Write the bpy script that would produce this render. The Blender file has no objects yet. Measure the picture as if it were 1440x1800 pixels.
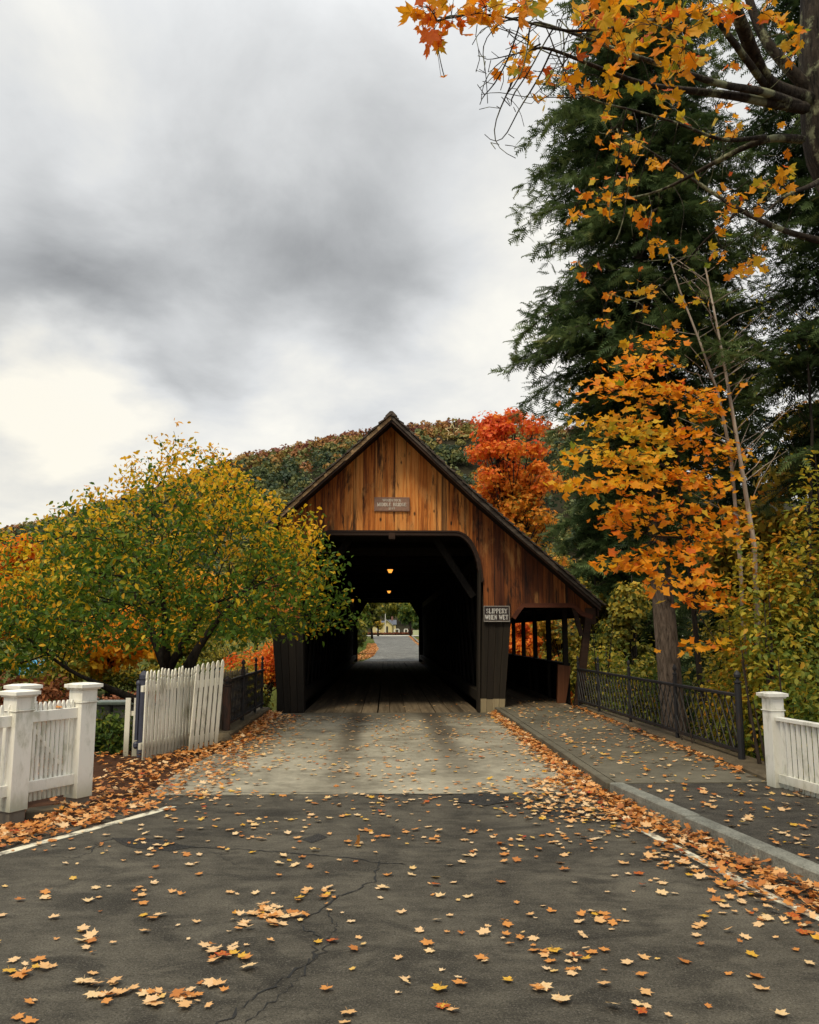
import bpy, bmesh, math, random
import numpy as np
from mathutils import Vector, Matrix, Euler

S = bpy.context.scene
COL = S.collection
R = math.radians
rng = np.random.default_rng(11)
random.seed(5)

# ------------------------------------------------------------------ camera
HC = 1.8
FPX, CX, CY = 1450.0, 720.0, 900.0
PITCH = math.atan(214 / FPX)
YAW = math.atan(41 / FPX * math.cos(PITCH))
cam_d = bpy.data.cameras.new('camera')
cam_d.sensor_fit = 'VERTICAL'; cam_d.sensor_height = 24.0
cam_d.lens = 24.0 * FPX / 1800.0
cam_d.clip_start = 0.05; cam_d.clip_end = 6000
cam = bpy.data.objects.new('camera', cam_d); COL.objects.link(cam)
cam.location = (0, 0, HC)
cam.rotation_euler = Euler((math.pi / 2 + PITCH, 0, -YAW), 'XYZ')
S.camera = cam
_f = np.array([math.sin(YAW) * math.cos(PITCH), math.cos(YAW) * math.cos(PITCH), math.sin(PITCH)])
_r = np.array([math.cos(YAW), -math.sin(YAW), 0.0]); _u = np.cross(_r, _f)


def ray(x, y): return _f + (x - CX) / FPX * _r + (CY - y) / FPX * _u
def at(x, y, Y):                       # point of the place seen at that pixel, Y metres ahead
    d = ray(x, y); return np.array([0, 0, HC]) + d * Y / d[1]
def gnd(x, y, z=0.0):
    d = ray(x, y); return np.array([0, 0, HC]) + d * (z - HC) / d[2]
def pix(P):
    d = np.asarray(P, float) - np.array([0, 0, HC]); w = d @ _f
    return CX + FPX * (d @ _r) / w, CY - FPX * (d @ _u) / w, w


# ------------------------------------------------------------------ node helpers
def nd(nt, typ, ins=None, **kw):
    n = nt.nodes.new(typ)
    for k, v in kw.items(): setattr(n, k, v)
    for k, v in (ins or {}).items():
        s = n.inputs[k]
        if isinstance(v, bpy.types.NodeSocket): nt.links.new(v, s)
        else: s.default_value = v
    return n
def math_n(nt, op, a, b=None, c=None, clamp=False):
    n = nt.nodes.new('ShaderNodeMath'); n.operation = op; n.use_clamp = clamp
    for i, v in enumerate((a, b, c)):
        if v is None: continue
        if isinstance(v, bpy.types.NodeSocket): nt.links.new(v, n.inputs[i])
        else: n.inputs[i].default_value = v
    return n.outputs[0]
def ramp(nt, fac, stops, interp='LINEAR'):
    n = nt.nodes.new('ShaderNodeValToRGB'); cr = n.color_ramp; cr.interpolation = interp
    while len(cr.elements) < len(stops): cr.elements.new(0.5)
    for e, (p, c) in zip(cr.elements, stops):
        e.position = p; e.color = (*c, 1) if len(c) == 3 else c
    nt.links.new(fac, n.inputs[0]); return n.outputs[0]
def mixc(nt, fac, a, b, blend='MIX'):
    n = nt.nodes.new('ShaderNodeMix'); n.data_type = 'RGBA'; n.blend_type = blend
    for s, v in ((n.inputs[0], fac), (n.inputs[6], a), (n.inputs[7], b)):
        if isinstance(v, bpy.types.NodeSocket): nt.links.new(v, s)
        elif isinstance(v, (int, float)): s.default_value = v
        else: s.default_value = (*v, 1)
    return n.outputs[2]
def mrange(nt, v, a, b, c=0.0, d=1.0, smooth=True):
    n = nt.nodes.new('ShaderNodeMapRange'); n.interpolation_type = 'SMOOTHSTEP' if smooth else 'LINEAR'
    nt.links.new(v, n.inputs[0])
    for i, x in enumerate((a, b, c, d)): n.inputs[i + 1].default_value = x
    return n.outputs[0]
def noise(nt, vec, scale, detail=4, rough=0.55, dist=0.0):
    n = nd(nt, 'ShaderNodeTexNoise', {'Scale': scale, 'Detail': detail, 'Roughness': rough, 'Distortion': dist})
    if vec is not None: nt.links.new(vec, n.inputs['Vector'])
    return n.outputs['Fac']
def new_mat(name):
    m = bpy.data.materials.new(name); m.use_nodes = True
    nt = m.node_tree; b = nt.nodes['Principled BSDF']
    return m, nt, b
def bump(nt, b, h, strength=0.4, dist=0.01):
    n = nd(nt, 'ShaderNodeBump', {'Strength': strength, 'Distance': dist, 'Height': h})
    nt.links.new(n.outputs[0], b.inputs['Normal'])
def objco(nt): return nt.nodes.new('ShaderNodeTexCoord').outputs['Object']
def mapping(nt, v, scale=(1, 1, 1), loc=(0, 0, 0), rot=(0, 0, 0)):
    n = nd(nt, 'ShaderNodeMapping', {'Vector': v, 'Scale': scale, 'Location': loc, 'Rotation': rot}); return n.outputs[0]


# ------------------------------------------------------------------ world: overcast sky
SUN_EL, SUN_AZ = R(55), R(207)          # soft sun behind the cloud, over the viewer's left shoulder
W = bpy.data.worlds.new('World'); S.world = W; W.use_nodes = True
wt = W.node_tree; wt.nodes.clear()
sky = nd(wt, 'ShaderNodeTexSky', sky_type='NISHITA', sun_disc=False)
sky.sun_elevation = SUN_EL; sky.sun_rotation = SUN_AZ
dirv = nd(wt, 'ShaderNodeTexCoord').outputs['Generated']
sep = nd(wt, 'ShaderNodeSeparateXYZ', {0: dirv})
zc = math_n(wt, 'MAXIMUM', sep.outputs[2], 0.0)
den = math_n(wt, 'ADD', zc, 0.22)
px_ = math_n(wt, 'DIVIDE', sep.outputs[0], den); py_ = math_n(wt, 'DIVIDE', sep.outputs[1], den)
plane = nd(wt, 'ShaderNodeCombineXYZ', {0: px_, 1: py_, 2: 0.35}).outputs[0]
n1 = noise(wt, mapping(wt, plane, (0.8, 1.0, 1), (3.2, 1.7, 0)), 1.0, 6, 0.52, 0.4)
n2 = noise(wt, mapping(wt, plane, (1, 0.8, 1), (7.1, 4.4, 2)), 3.2, 8, 0.62, 0.3)
wob = nd(wt, 'ShaderNodeTexNoise', {'Scale': 2.2, 'Detail': 5.0, 'Vector': plane}).outputs['Color']
wv = nd(wt, 'ShaderNodeVectorMath', {0: wob, 1: (0.5, 0.5, 0.5)}, operation='SUBTRACT').outputs[0]
wv = nd(wt, 'ShaderNodeVectorMath', {0: wv, 3: 0.22}, operation='SCALE').outputs[0]
dw = nd(wt, 'ShaderNodeVectorMath', {0: dirv, 1: wv}, operation='ADD').outputs[0]
dw = nd(wt, 'ShaderNodeVectorMath', {0: dw}, operation='NORMALIZE').outputs[0]
val = math_n(wt, 'ADD', 0.69, math_n(wt, 'MULTIPLY', math_n(wt, 'SUBTRACT', n1, 0.5), 0.36))
val = math_n(wt, 'ADD', val, math_n(wt, 'MULTIPLY', math_n(wt, 'SUBTRACT', n2, 0.5), 0.50))
# broad cloud masses: (pixel direction, angular radius in degrees, amount)
for (x, y, rad, amt) in [(330, 240, 13, -.12), (100, 560, 8, -.17), (330, 540, 9, -.11), (560, 575, 9, -.17), (780, 600, 8, -.14), (480, 480, 8, -.04), (560, 130, 10, -.02),
                         (40, 430, 9, -.10), (560, 330, 9, -.05), (300, 640, 7, -.10), (180, 330, 8, -.06),
                         (60, 220, 8, .22), (350, 20, 10, .18), (290, 420, 6, .16), (130, 672, 5, .34), (60, 790, 8, .20),
                         (400, 750, 9, .26), (620, 700, 8, .14), (860, 700, 8, .20), (880, 220, 14, .10), (1250, 600, 18, .2)]:
    d = ray(x, y); d = d / np.linalg.norm(d)
    dot = nd(wt, 'ShaderNodeVectorMath', {0: dw, 1: tuple(d)}, operation='DOT_PRODUCT').outputs['Value']
    val = math_n(wt, 'ADD', val, mrange(wt, dot, math.cos(R(rad * 1.25)), 1.0, 0, amt))
ccol = ramp(wt, math_n(wt, 'ADD', val, 0.0, clamp=True),
            [(0.0, (.135, .138, .142)), (0.25, (.195, .200, .205)), (0.5, (.325, .333, .338)), (0.75, (.48, .488, .49)), (1.0, (.64, .625, .575))])
gd = ray(40, 800); gd = gd / np.linalg.norm(gd)        # the low break in the cloud shows a little warm
gl = nd(wt, 'ShaderNodeVectorMath', {0: dw, 1: tuple(gd)}, operation='DOT_PRODUCT').outputs['Value']
ccol = mixc(wt, mrange(wt, gl, math.cos(R(11)), 1.0, 0, .28), ccol, mixc(wt, 1.0, ccol, (1.06, .98, .80), 'MULTIPLY'))
zen = mrange(wt, sep.outputs[2], 0.55, 0.95, 1.0, 2.3)          # an overcast sky is brightest overhead
ccol = nd(wt, 'ShaderNodeVectorMath', {0: ccol, 3: math_n(wt, 'MULTIPLY', zen, 10.0)}, operation='SCALE').outputs[0]
skc = mixc(wt, 0.97, sky.outputs[0], ccol)
bg = nd(wt, 'ShaderNodeBackground', {'Color': skc, 'Strength': 0.1})
wo = nd(wt, 'ShaderNodeOutputWorld', {0: bg.outputs[0]})

sd = bpy.data.lights.new('sun', 'SUN'); sd.energy = 1.5; sd.angle = R(14); sd.color = (1.0, 0.87, 0.64)
sun = bpy.data.objects.new('sun', sd); COL.objects.link(sun)
sdir = Vector((math.sin(SUN_AZ) * math.cos(SUN_EL), math.cos(SUN_AZ) * math.cos(SUN_EL), math.sin(SUN_EL)))
sun.rotation_euler = sdir.to_track_quat('Z', 'Y').to_euler(); sun.location = sdir * 60
vs = S.view_settings
vs.view_transform = 'Standard'; vs.look = 'None'; vs.gamma = 1; vs.use_curve_mapping = False
vs.exposure = 0.65
S.render.engine = 'CYCLES'
S.cycles.max_bounces = 6; S.cycles.transparent_max_bounces = 6; S.cycles.use_denoising = True


# ------------------------------------------------------------------ mesh / object helpers
def link(name, data, parent=None, loc=None):
    o = bpy.data.objects.new(name, data); COL.objects.link(o)
    if loc is not None: o.location = loc
    if parent is not None:
        o.parent = parent
        if loc is None: o.matrix_parent_inverse = Matrix.Translation(-root_loc(parent))
    return o
def root_loc(p):
    v = Vector(p.location)
    while p.parent is not None:
        if p.matrix_parent_inverse != Matrix.Identity(4): return Vector(p.location) if p.type == 'EMPTY' else Vector((0, 0, 0))
        p = p.parent; v += Vector(p.location)
    return v
def tag(o, label=None, cat=None, group=None, kind=None):
    if label: o['label'] = label
    if cat: o['category'] = cat
    if group: o['group'] = group
    if kind: o['kind'] = kind
    return o
def thing(name, label, cat, loc=(0, 0, 0), group=None):
    o = bpy.data.objects.new(name, None); COL.objects.link(o); o.location = [float(c) for c in loc]
    o.empty_display_size = 0.1
    return tag(o, label, cat, group)

class MB:
    """collects simple solids for ONE object"""
    def __init__(s): s.v = []; s.f = []
    def add(s, v, f):
        k = len(s.v); s.v += [tuple(map(float, p)) for p in v]; s.f += [tuple(i + k for i in q) for q in f]; return s
    def box(s, x0, x1, y0, y1, z0, z1):
        v = [(x0, y0, z0), (x1, y0, z0), (x1, y1, z0), (x0, y1, z0), (x0, y0, z1), (x1, y0, z1), (x1, y1, z1), (x0, y1, z1)]
        return s.add(v, [(3, 2, 1, 0), (4, 5, 6, 7), (0, 1, 5, 4), (1, 2, 6, 5), (2, 3, 7, 6), (3, 0, 4, 7)])
    def hexa(s, lo, hi):                # two rings of n points
        n = len(lo)
        return s.add(list(lo) + list(hi), [tuple(range(n))[::-1], tuple(range(n, 2 * n))] + [(i, (i + 1) % n, n + (i + 1) % n, n + i) for i in range(n)])
    def bar(s, a, b, w, h, up=(0, 0, 1)):
        a = np.array(a, float); b = np.array(b, float); d = (b - a) / np.linalg.norm(b - a)
        up = np.array(up, float); x = np.cross(d, up)
        if np.linalg.norm(x) < 1e-5: x = np.cross(d, (1, 0, 0))
        x /= np.linalg.norm(x); z = np.cross(x, d)
        q = [(-w / 2, -h / 2), (w / 2, -h / 2), (w / 2, h / 2), (-w / 2, h / 2)]
        return s.hexa([a + x * i + z * j for i, j in q], [b + x * i + z * j for i, j in q])
    def prism_y(s, pts, y0, y1):        # polygon in xz, extruded along y
        n = len(pts)
        return s.hexa([(x, y1, z) for x, z in pts], [(x, y0, z) for x, z in pts])
    def slab(s, pts, z0, z1):           # ccw polygon in xy, extruded in z
        return s.hexa([(x, y, z0) for x, y in pts], [(x, y, z1) for x, y in pts])
    def lathe(s, c, prof, n=12):
        c = np.array(c, float); v = []; f = []
        for r, z in prof:
            for k in range(n):
                a = 2 * math.pi * k / n; v.append(c + (r * math.cos(a), r * math.sin(a), z))
        for i in range(len(prof) - 1):
            for k in range(n):
                f.append((i * n + k, i * n + (k + 1) % n, (i + 1) * n + (k + 1) % n, (i + 1) * n + k))
        f.append(tuple(range(n))[::-1]); m = (len(prof) - 1) * n; f.append(tuple(range(m, m + n)))
        return s.add(v, f)
    def tube(s, pts, rad, n=6):
        pts = np.array(pts, float); m = len(pts)
        rad = np.broadcast_to(np.array(rad, float), (m,))
        t = np.gradient(pts, axis=0); t /= np.maximum(np.linalg.norm(t, axis=1, keepdims=True), 1e-9)
        x = np.cross(t[0], (0.31, 0.2, 0.93)); x /= np.linalg.norm(x)
        v = []; ang = np.arange(n) * 2 * math.pi / n
        for i in range(m):
            x = x - t[i] * (x @ t[i]); x /= max(np.linalg.norm(x), 1e-9); y = np.cross(t[i], x)
            for a in ang: v.append(pts[i] + rad[i] * (math.cos(a) * x + math.sin(a) * y))
        f = [(i * n + k, i * n + (k + 1) % n, (i + 1) * n + (k + 1) % n, (i + 1) * n + k) for i in range(m - 1) for k in range(n)]
        f.append(tuple(range(n))[::-1]); f.append(tuple(range((m - 1) * n, m * n)))
        return s.add(v, f)
    def mesh(s, name, mat, smooth=False, bevel=0.0):
        me = bpy.data.meshes.new(name); me.from_pydata(s.v, [], s.f); me.update()
        if bevel:
            bm = bmesh.new(); bm.from_mesh(me)
            bmesh.ops.bevel(bm, geom=list(bm.edges), offset=bevel, segments=1, affect='EDGES'); bm.to_mesh(me); bm.free()
        if smooth: me.polygons.foreach_set('use_smooth', [True] * len(me.polygons))
        if mat: me.materials.append(mat)
        return me
    def obj(s, name, mat, parent=None, smooth=False, bevel=0.0, **kw):
        o = link(name, s.mesh(name, mat, smooth, bevel), parent); return tag(o, **kw)

def tri_mesh(name, V, F, mat, tone=None, smooth=False):
    me = bpy.data.meshes.new(name); k = F.shape[1]
    me.vertices.add(len(V)); me.vertices.foreach_set('co', np.ascontiguousarray(V, np.float32).ravel())
    me.loops.add(F.size); me.loops.foreach_set('vertex_index', np.ascontiguousarray(F, np.int32).ravel())
    me.polygons.add(len(F)); me.polygons.foreach_set('loop_start', np.arange(0, F.size, k, dtype=np.int32))
    if smooth: me.polygons.foreach_set('use_smooth', np.ones(len(F), bool))
    me.update(calc_edges=True)
    if tone is not None:
        a = me.attributes.new('tone', 'FLOAT', 'FACE'); a.data.foreach_set('value', np.ascontiguousarray(tone, np.float32))
    me.materials.append(mat); return me

def norm(v): return v / np.maximum(np.linalg.norm(v, axis=-1, keepdims=True), 1e-9)
def scatter(tmpl, pos, nrm, dr, size, curl=None):
    """copies of a leaf template: returns verts and faces"""
    TV, TF = tmpl; n = len(pos); k = len(TV)
    z = norm(nrm); y = norm(dr - z * np.sum(dr * z, 1, keepdims=True)); x = np.cross(y, z)
    c = np.ones(n) if curl is None else curl
    V = pos[:, None, :] + size[:, None, None] * (TV[None, :, 0, None] * x[:, None] + TV[None, :, 1, None] * y[:, None] + (TV[None, :, 2] * c[:, None])[:, :, None] * z[:, None])
    F = TF[None] + (np.arange(n) * k)[:, None, None]
    return V.reshape(-1, 3), F.reshape(-1, TF.shape[1])

OVAL = (np.array([(0, 0, 0), (-.24, .3, .07), (-.2, .7, .05), (0, 1, -.08), (.2, .7, .05), (.24, .3, .07), (0, .5, 0)]),
        np.array([(0, 6, 1), (1, 6, 2), (2, 6, 3), (3, 6, 4), (4, 6, 5), (5, 6, 0)]))
def maple(half):
    full = half + [(180 - a, r) for a, r in half[::-1] if abs(a - 90) > 1]
    P = np.array([(r * math.cos(R(a)), r * math.sin(R(a)) + .3, 0) for a, r in full])
    P = np.vstack([[(0, .22, 0)], P]) * 0.78
    d2 = P[:, 0] ** 2 + (P[:, 1] - .3) ** 2
    P[:, 2] = .35 * d2 + .08 * np.sin(5 * P[:, 0]) * np.cos(4 * P[:, 1])
    n = len(full)
    return P, np.array([(0, 1 + i, 1 + (i + 1) % n) for i in range(n)])
MAPLE = maple([(90, 1.0), (66, .58), (42, .95), (15, .60), (-18, .70), (-70, .2)])
MAPLE_F = maple([(90, 1.0), (80, .70), (73, .76), (65, .56), (54, .76), (47, .76), (40, .98), (33, .74), (26, .72), (14, .54), (0, .58), (-14, .70), (-32, .42), (-58, .36), (-80, .10)])
QUADL = (np.array([(-.5, 0, .0), (.1, -.35, .12), (.5, .1, 0), (-.05, .5, .12)]), np.array([(0, 1, 2), (0, 2, 3)]))
def spray(n=6):
    V = []; F = []
    for i in range(n):
        t = 0.05 + 0.85 * i / (n - 1); sag = -.22 * t * t
        l = (.34 * (1 - .55 * t) + .06) * (.75 + .5 * ((i * 3) % 4) / 3)
        for sgn in (-1, 1):
            k = len(V); y = t + .05 * sgn
            V += [(0, y - .075, sag), (0, y + .075, sag), (sgn * l, y + .42 * l, sag - .16 * l - .02)]
            F.append((k, k + 1, k + 2) if sgn < 0 else (k + 1, k, k + 2))
    k = len(V); V += [(-.05, .85, -.18), (.05, .85, -.18), (.0, 1.15, -.3)]; F.append((k, k + 1, k + 2))
    return np.array(V, float), np.array(F)
SPRAY = spray()

def leaf_mat(name, stops, trans=0.35, rough=0.55, noise_amt=0.18, sheen=0.25):
    m, nt, b = new_mat(name)
    a = nd(nt, 'ShaderNodeAttribute', attribute_name='tone').outputs['Fac']
    n = noise(nt, objco(nt), 7.0, 3)
    f = math_n(nt, 'ADD', a, math_n(nt, 'MULTIPLY', math_n(nt, 'SUBTRACT', n, .5), noise_amt), clamp=True)
    c = ramp(nt, f, stops)
    nt.links.new(c, b.inputs['Base Color']); b.inputs['Roughness'].default_value = rough
    b.inputs['Specular IOR Level'].default_value = sheen
    tr = nd(nt, 'ShaderNodeBsdfTranslucent', {'Color': c})
    mx = nd(nt, 'ShaderNodeMixShader', {0: trans, 1: b.outputs[0], 2: tr.outputs[0]})
    nt.links.new(mx.outputs[0], nt.nodes['Material Output'].inputs[0]); return m

def bark_mat(name, c0, c1, lichen=None, scale=9, strength=.8):
    m, nt, b = new_mat(name); o = objco(nt)
    n = noise(nt, mapping(nt, o, (scale, scale, scale * .22)), 1.6, 6, .65, .6)
    c = ramp(nt, n, [(.32, c0), (.66, c1)])
    if lichen:
        l = noise(nt, o, 3.2, 6, .7)
        c = mixc(nt, mrange(nt, l, .51, .62), c, lichen)
    nt.links.new(c, b.inputs['Base Color']); b.inputs['Roughness'].default_value = .9
    b.inputs['Specular IOR Level'].default_value = .15
    bump(nt, b, n, strength, .03); return m

# ------------------------------------------------------------------ materials
def asphalt_mat(name, c0, c1, fine=1.0):
    m, nt, b = new_mat(name); o = objco(nt)
    big = noise(nt, mapping(nt, o, (1, .7, 1)), .75, 7, .66, .5); mid = noise(nt, mapping(nt, o, (.8, 1.6, 1)), 4.0, 7, .75)
    grit = noise(nt, o, 75 * fine, 6, .85); st = nd(nt, 'ShaderNodeTexVoronoi', {'Scale': 170.0 * fine, 'Vector': o}).outputs['Color']
    stv = nd(nt, 'ShaderNodeSeparateColor', {0: st}).outputs[0]
    f = math_n(nt, 'ADD', math_n(nt, 'MULTIPLY', big, .55), math_n(nt, 'MULTIPLY', mid, .5))
    c = ramp(nt, f, [(.42, c0), (.64, c1)])
    damp = noise(nt, mapping(nt, o, (.9, 1.3, 1), (5, 2, 0)), 1.5, 7, .7, .6)                # dark worn and oily blotches
    c = mixc(nt, math_n(nt, 'MULTIPLY', mrange(nt, damp, .49, .62), .62), c, tuple(q * .55 for q in c0))
    c = mixc(nt, math_n(nt, 'MULTIPLY', mrange(nt, stv, .86, 1.0), .35), c, (.24, .22, .185))
    c = mixc(nt, math_n(nt, 'MULTIPLY', mrange(nt, grit, .50, .38), .9), c, (.012, .011, .009))
    c = mixc(nt, math_n(nt, 'MULTIPLY', mrange(nt, grit, .54, .66), .6), c, (.22, .20, .165))
    nt.links.new(c, b.inputs['Base Color']); b.inputs['Roughness'].default_value = .88
    b.inputs['Specular IOR Level'].default_value = .25
    bump(nt, b, math_n(nt, 'ADD', grit, math_n(nt, 'MULTIPLY', stv, .5)), .8, .006); return m
M_ASPH = asphalt_mat('asphalt', (.032, .0285, .021), (.124, .111, .083))
M_ASPH2 = asphalt_mat('sidewalk asphalt', (.034, .0305, .024), (.098, .088, .067))
M_FARROAD = asphalt_mat('far road asphalt', (.10, .102, .095), (.24, .24, .22), .08)
def concrete_mat(name, c0, c1, track=False):
    m, nt, b = new_mat(name); o = objco(nt)
    big = noise(nt, o, .8, 6, .62, .5); mid = noise(nt, o, 5.0, 6, .7); grit = noise(nt, o, 120, 3, .7)
    f = math_n(nt, 'ADD', math_n(nt, 'MULTIPLY', big, .6), math_n(nt, 'MULTIPLY', mid, .42))
    c = ramp(nt, f, [(.34, c0), (.66, c1)])
    if track:       # brown wheel dirt carried off the deck, two uneven tracks
        sx = nd(nt, 'ShaderNodeSeparateXYZ', {0: o}); xw = math_n(nt, 'ADD', sx.outputs[0], math_n(nt, 'MULTIPLY', math_n(nt, 'SUBTRACT', big, .5), .5))
        yy = sx.outputs[1]
        for cx, w, amt in ((-.62, .34, .75), (1.02, .42, .8), (-2.2, .5, .6)):
            g = mrange(nt, math_n(nt, 'ABSOLUTE', math_n(nt, 'SUBTRACT', xw, cx)), w, .05)
            g = math_n(nt, 'MULTIPLY', g, mrange(nt, yy, 10.2, 15.5, .25, 1.0))
            c = mixc(nt, math_n(nt, 'MULTIPLY', g, amt), c, (.055, .042, .028))
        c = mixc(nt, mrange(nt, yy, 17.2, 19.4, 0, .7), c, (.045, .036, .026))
    c = mixc(nt, math_n(nt, 'MULTIPLY', mrange(nt, grit, .42, .28), .5), c, (.03, .028, .024))
    nt.links.new(c, b.inputs['Base Color']); b.inputs['Roughness'].default_value = .9
    b.inputs['Specular IOR Level'].default_value = .2
    bump(nt, b, math_n(nt, 'ADD', grit, mid), .5, .006); return m
M_APRON = concrete_mat('apron concrete', (.11, .098, .070), (.38, .35, .265), True)
M_SWALK = concrete_mat('sidewalk concrete', (.070, .063, .045), (.165, .15, .108))
M_LEDGE = concrete_mat('mossy concrete', (.06, .048, .03), (.17, .135, .085))
def granite_mat():
    m, nt, b = new_mat('granite'); o = objco(nt)
    n = noise(nt, o, 60, 4, .7); mnoise = noise(nt, o, 4, 5, .65)
    c = ramp(nt, math_n(nt, 'ADD', math_n(nt, 'MULTIPLY', n, .5), math_n(nt, 'MULTIPLY', mnoise, .5)), [(.36, (.075, .076, .060)), (.62, (.27, .27, .225))])
    nt.links.new(c, b.inputs['Base Color']); b.inputs['Roughness'].default_value = .85
    bump(nt, b, math_n(nt, 'ADD', n, math_n(nt, 'MULTIPLY', mnoise, 2)), .6, .012); return m
M_GRAN = granite_mat()
def paint_mat(name, col, dirt, lo=.52, hi=.75, amt=.8, low=None):
    m, nt, b = new_mat(name); o = objco(nt)
    w = nd(nt, 'ShaderNodeNewGeometry').outputs['Position']
    n = noise(nt, mapping(nt, w, (3, 3, 1.3)), 2.0, 7, .68, .3); n2 = noise(nt, mapping(nt, w, (70, 70, 9)), 1.0, 5, .65)
    c = mixc(nt, math_n(nt, 'MULTIPLY', mrange(nt, n, lo, hi), amt), col, dirt)
    if low:     # splashed mud near the ground
        z = nd(nt, 'ShaderNodeSeparateXYZ', {0: w}).outputs[2]
        zz = math_n(nt, 'ADD', z, math_n(nt, 'MULTIPLY', math_n(nt, 'SUBTRACT', n, .5), .5))
        c = mixc(nt, mrange(nt, zz, low, 0.02, 0, .75), c, dirt)
    c = mixc(nt, math_n(nt, 'MULTIPLY', mrange(nt, n2, .6, .75), .3), c, dirt)
    nt.links.new(c, b.inputs['Base Color']); b.inputs['Roughness'].default_value = .5
    b.inputs['Specular IOR Level'].default_value = .35
    bump(nt, b, n2, .2, .004); return m
M_WHITE = paint_mat('white paint', (.84, .82, .73), (.32, .32, .20), .47, .72, low=.34, amt=.62)
M_DIRTYW = paint_mat('weathered white paint', (.78, .75, .62), (.27, .25, .17), .49, .72, .75, low=.4)
M_GREYW = paint_mat('grey old pickets', (.20, .17, .13), (.09, .07, .05), .45, .7, .8)
M_IRON = paint_mat('black iron', (.018, .018, .02), (.07, .035, .02), .56, .7, .7)
M_LATT = paint_mat('worn iron bars', (.04, .04, .038), (.07, .045, .03), .52, .7, .6)
M_RUST = paint_mat('rusty iron', (.028, .018, .014), (.075, .032, .018), .45, .6, .9)
M_BLUEGREY = paint_mat('blue grey post paint', (.055, .06, .085), (.03, .03, .035), .5, .7, .7)
M_LINE = paint_mat('road line paint', (.70, .66, .50), (.12, .11, .09), .47, .62, .9)
M_TAR = new_mat('crack filler')[0]; M_TAR.node_tree.nodes['Principled BSDF'].inputs['Base Color'].default_value = (.011, .011, .01, 1)
M_TAR.node_tree.nodes['Principled BSDF'].inputs['Roughness'].default_value = .9
M_PATCH = asphalt_mat('tar patch', (.016, .016, .015), (.035, .033, .03))

def wood_mat(name, ramp_stops, stain=.8, axis='z', scale=1.0, knots=True, rough=.62, rnd=.35, streak=(.50, .68), patch=0):
    m, nt, b = new_mat(name); o = objco(nt)
    ri = nd(nt, 'ShaderNodeObjectInfo').outputs['Random']
    off = nd(nt, 'ShaderNodeCombineXYZ', {0: math_n(nt, 'MULTIPLY', ri, 37.0), 1: math_n(nt, 'MULTIPLY', ri, 11.0), 2: math_n(nt, 'MULTIPLY', ri, 71.0)}).outputs[0]
    p = nd(nt, 'ShaderNodeVectorMath', {0: o, 1: off}, operation='ADD').outputs[0]
    L, Wd = .35 * scale, 9.0 * scale
    sc = {'z': (Wd, Wd, L), 'y': (Wd, L, Wd), 'x': (L, Wd, Wd)}[axis]
    g = noise(nt, mapping(nt, p, sc), 1.6, 6, .6, .8)
    fine = noise(nt, mapping(nt, p, tuple(s * 6 for s in sc)), 1.6, 3, .6)
    f = math_n(nt, 'ADD', math_n(nt, 'MULTIPLY', g, .75), math_n(nt, 'MULTIPLY', fine, .25))
    f = math_n(nt, 'ADD', f, math_n(nt, 'MULTIPLY', math_n(nt, 'SUBTRACT', ri, .5), rnd), clamp=True)
    c = ramp(nt, f, ramp_stops)
    if knots:
        sk = {'z': (3.4, 3.4, 1.7), 'y': (2.6, 1.1, 2.6), 'x': (1.1, 2.6, 2.6)}[axis]
        vo = nd(nt, 'ShaderNodeTexVoronoi', {'Scale': 1.25, 'Vector': mapping(nt, p, sk)}).outputs['Distance']
        c = mixc(nt, mrange(nt, math_n(nt, 'ADD', vo, math_n(nt, 'MULTIPLY', math_n(nt, 'SUBTRACT', g, .5), .25)), .15, .05, 0, .9), c, (.02, .009, .004))
    # black weather staining running down the grain
    ss = tuple(s * .28 for s in sc)
    st = noise(nt, mapping(nt, p, ss, (4, 9, 2)), 1.8, 7, .66, .5)
    c = mixc(nt, math_n(nt, 'MULTIPLY', mrange(nt, st, *streak), stain), c, (.012, .008, .006))
    if patch:   # soot-dark weathering in patches that run over several boards, longer than they are wide
        pn = noise(nt, mapping(nt, o, (3.2, 3.2, .75), (1.3, 0, .4)), 1.0, 6, .66, .5)
        pm_ = math_n(nt, 'MULTIPLY', mrange(nt, math_n(nt, 'ADD', pn, math_n(nt, 'MULTIPLY', math_n(nt, 'SUBTRACT', fine, .5), .5)), .53, .66), patch)
        c = mixc(nt, pm_, c, (.016, .008, .005))
        pale = noise(nt, mapping(nt, o, (3.0, 3.0, .9), (7, 3, 1)), 1.0, 5, .6, .4)
        c = mixc(nt, math_n(nt, 'MULTIPLY', mrange(nt, pale, .54, .70), .45), c, (.72, .37, .12))
    nt.links.new(c, b.inputs['Base Color']); b.inputs['Roughness'].default_value = rough
    b.inputs['Specular IOR Level'].default_value = .22
    bump(nt, b, f, .35, .01); return m
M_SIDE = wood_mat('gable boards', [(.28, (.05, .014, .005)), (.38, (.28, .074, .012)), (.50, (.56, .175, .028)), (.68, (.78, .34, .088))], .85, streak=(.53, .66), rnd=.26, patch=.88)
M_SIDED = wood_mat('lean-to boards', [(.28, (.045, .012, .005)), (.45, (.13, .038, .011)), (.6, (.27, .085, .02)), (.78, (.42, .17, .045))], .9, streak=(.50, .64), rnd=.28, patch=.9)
M_TRIM = wood_mat('dark trim', [(.3, (.018, .010, .007)), (.7, (.055, .028, .016))], .6, 'x', knots=False)
M_REDTRIM = wood_mat('red brown trim', [(.3, (.05, .016, .009)), (.7, (.12, .038, .018))], .5, 'x', knots=False)
M_DARK = wood_mat('dark interior wood', [(.3, (.006, .005, .004)), (.7, (.019, .015, .011))], .5, 'z', knots=False, rough=.8)
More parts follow.
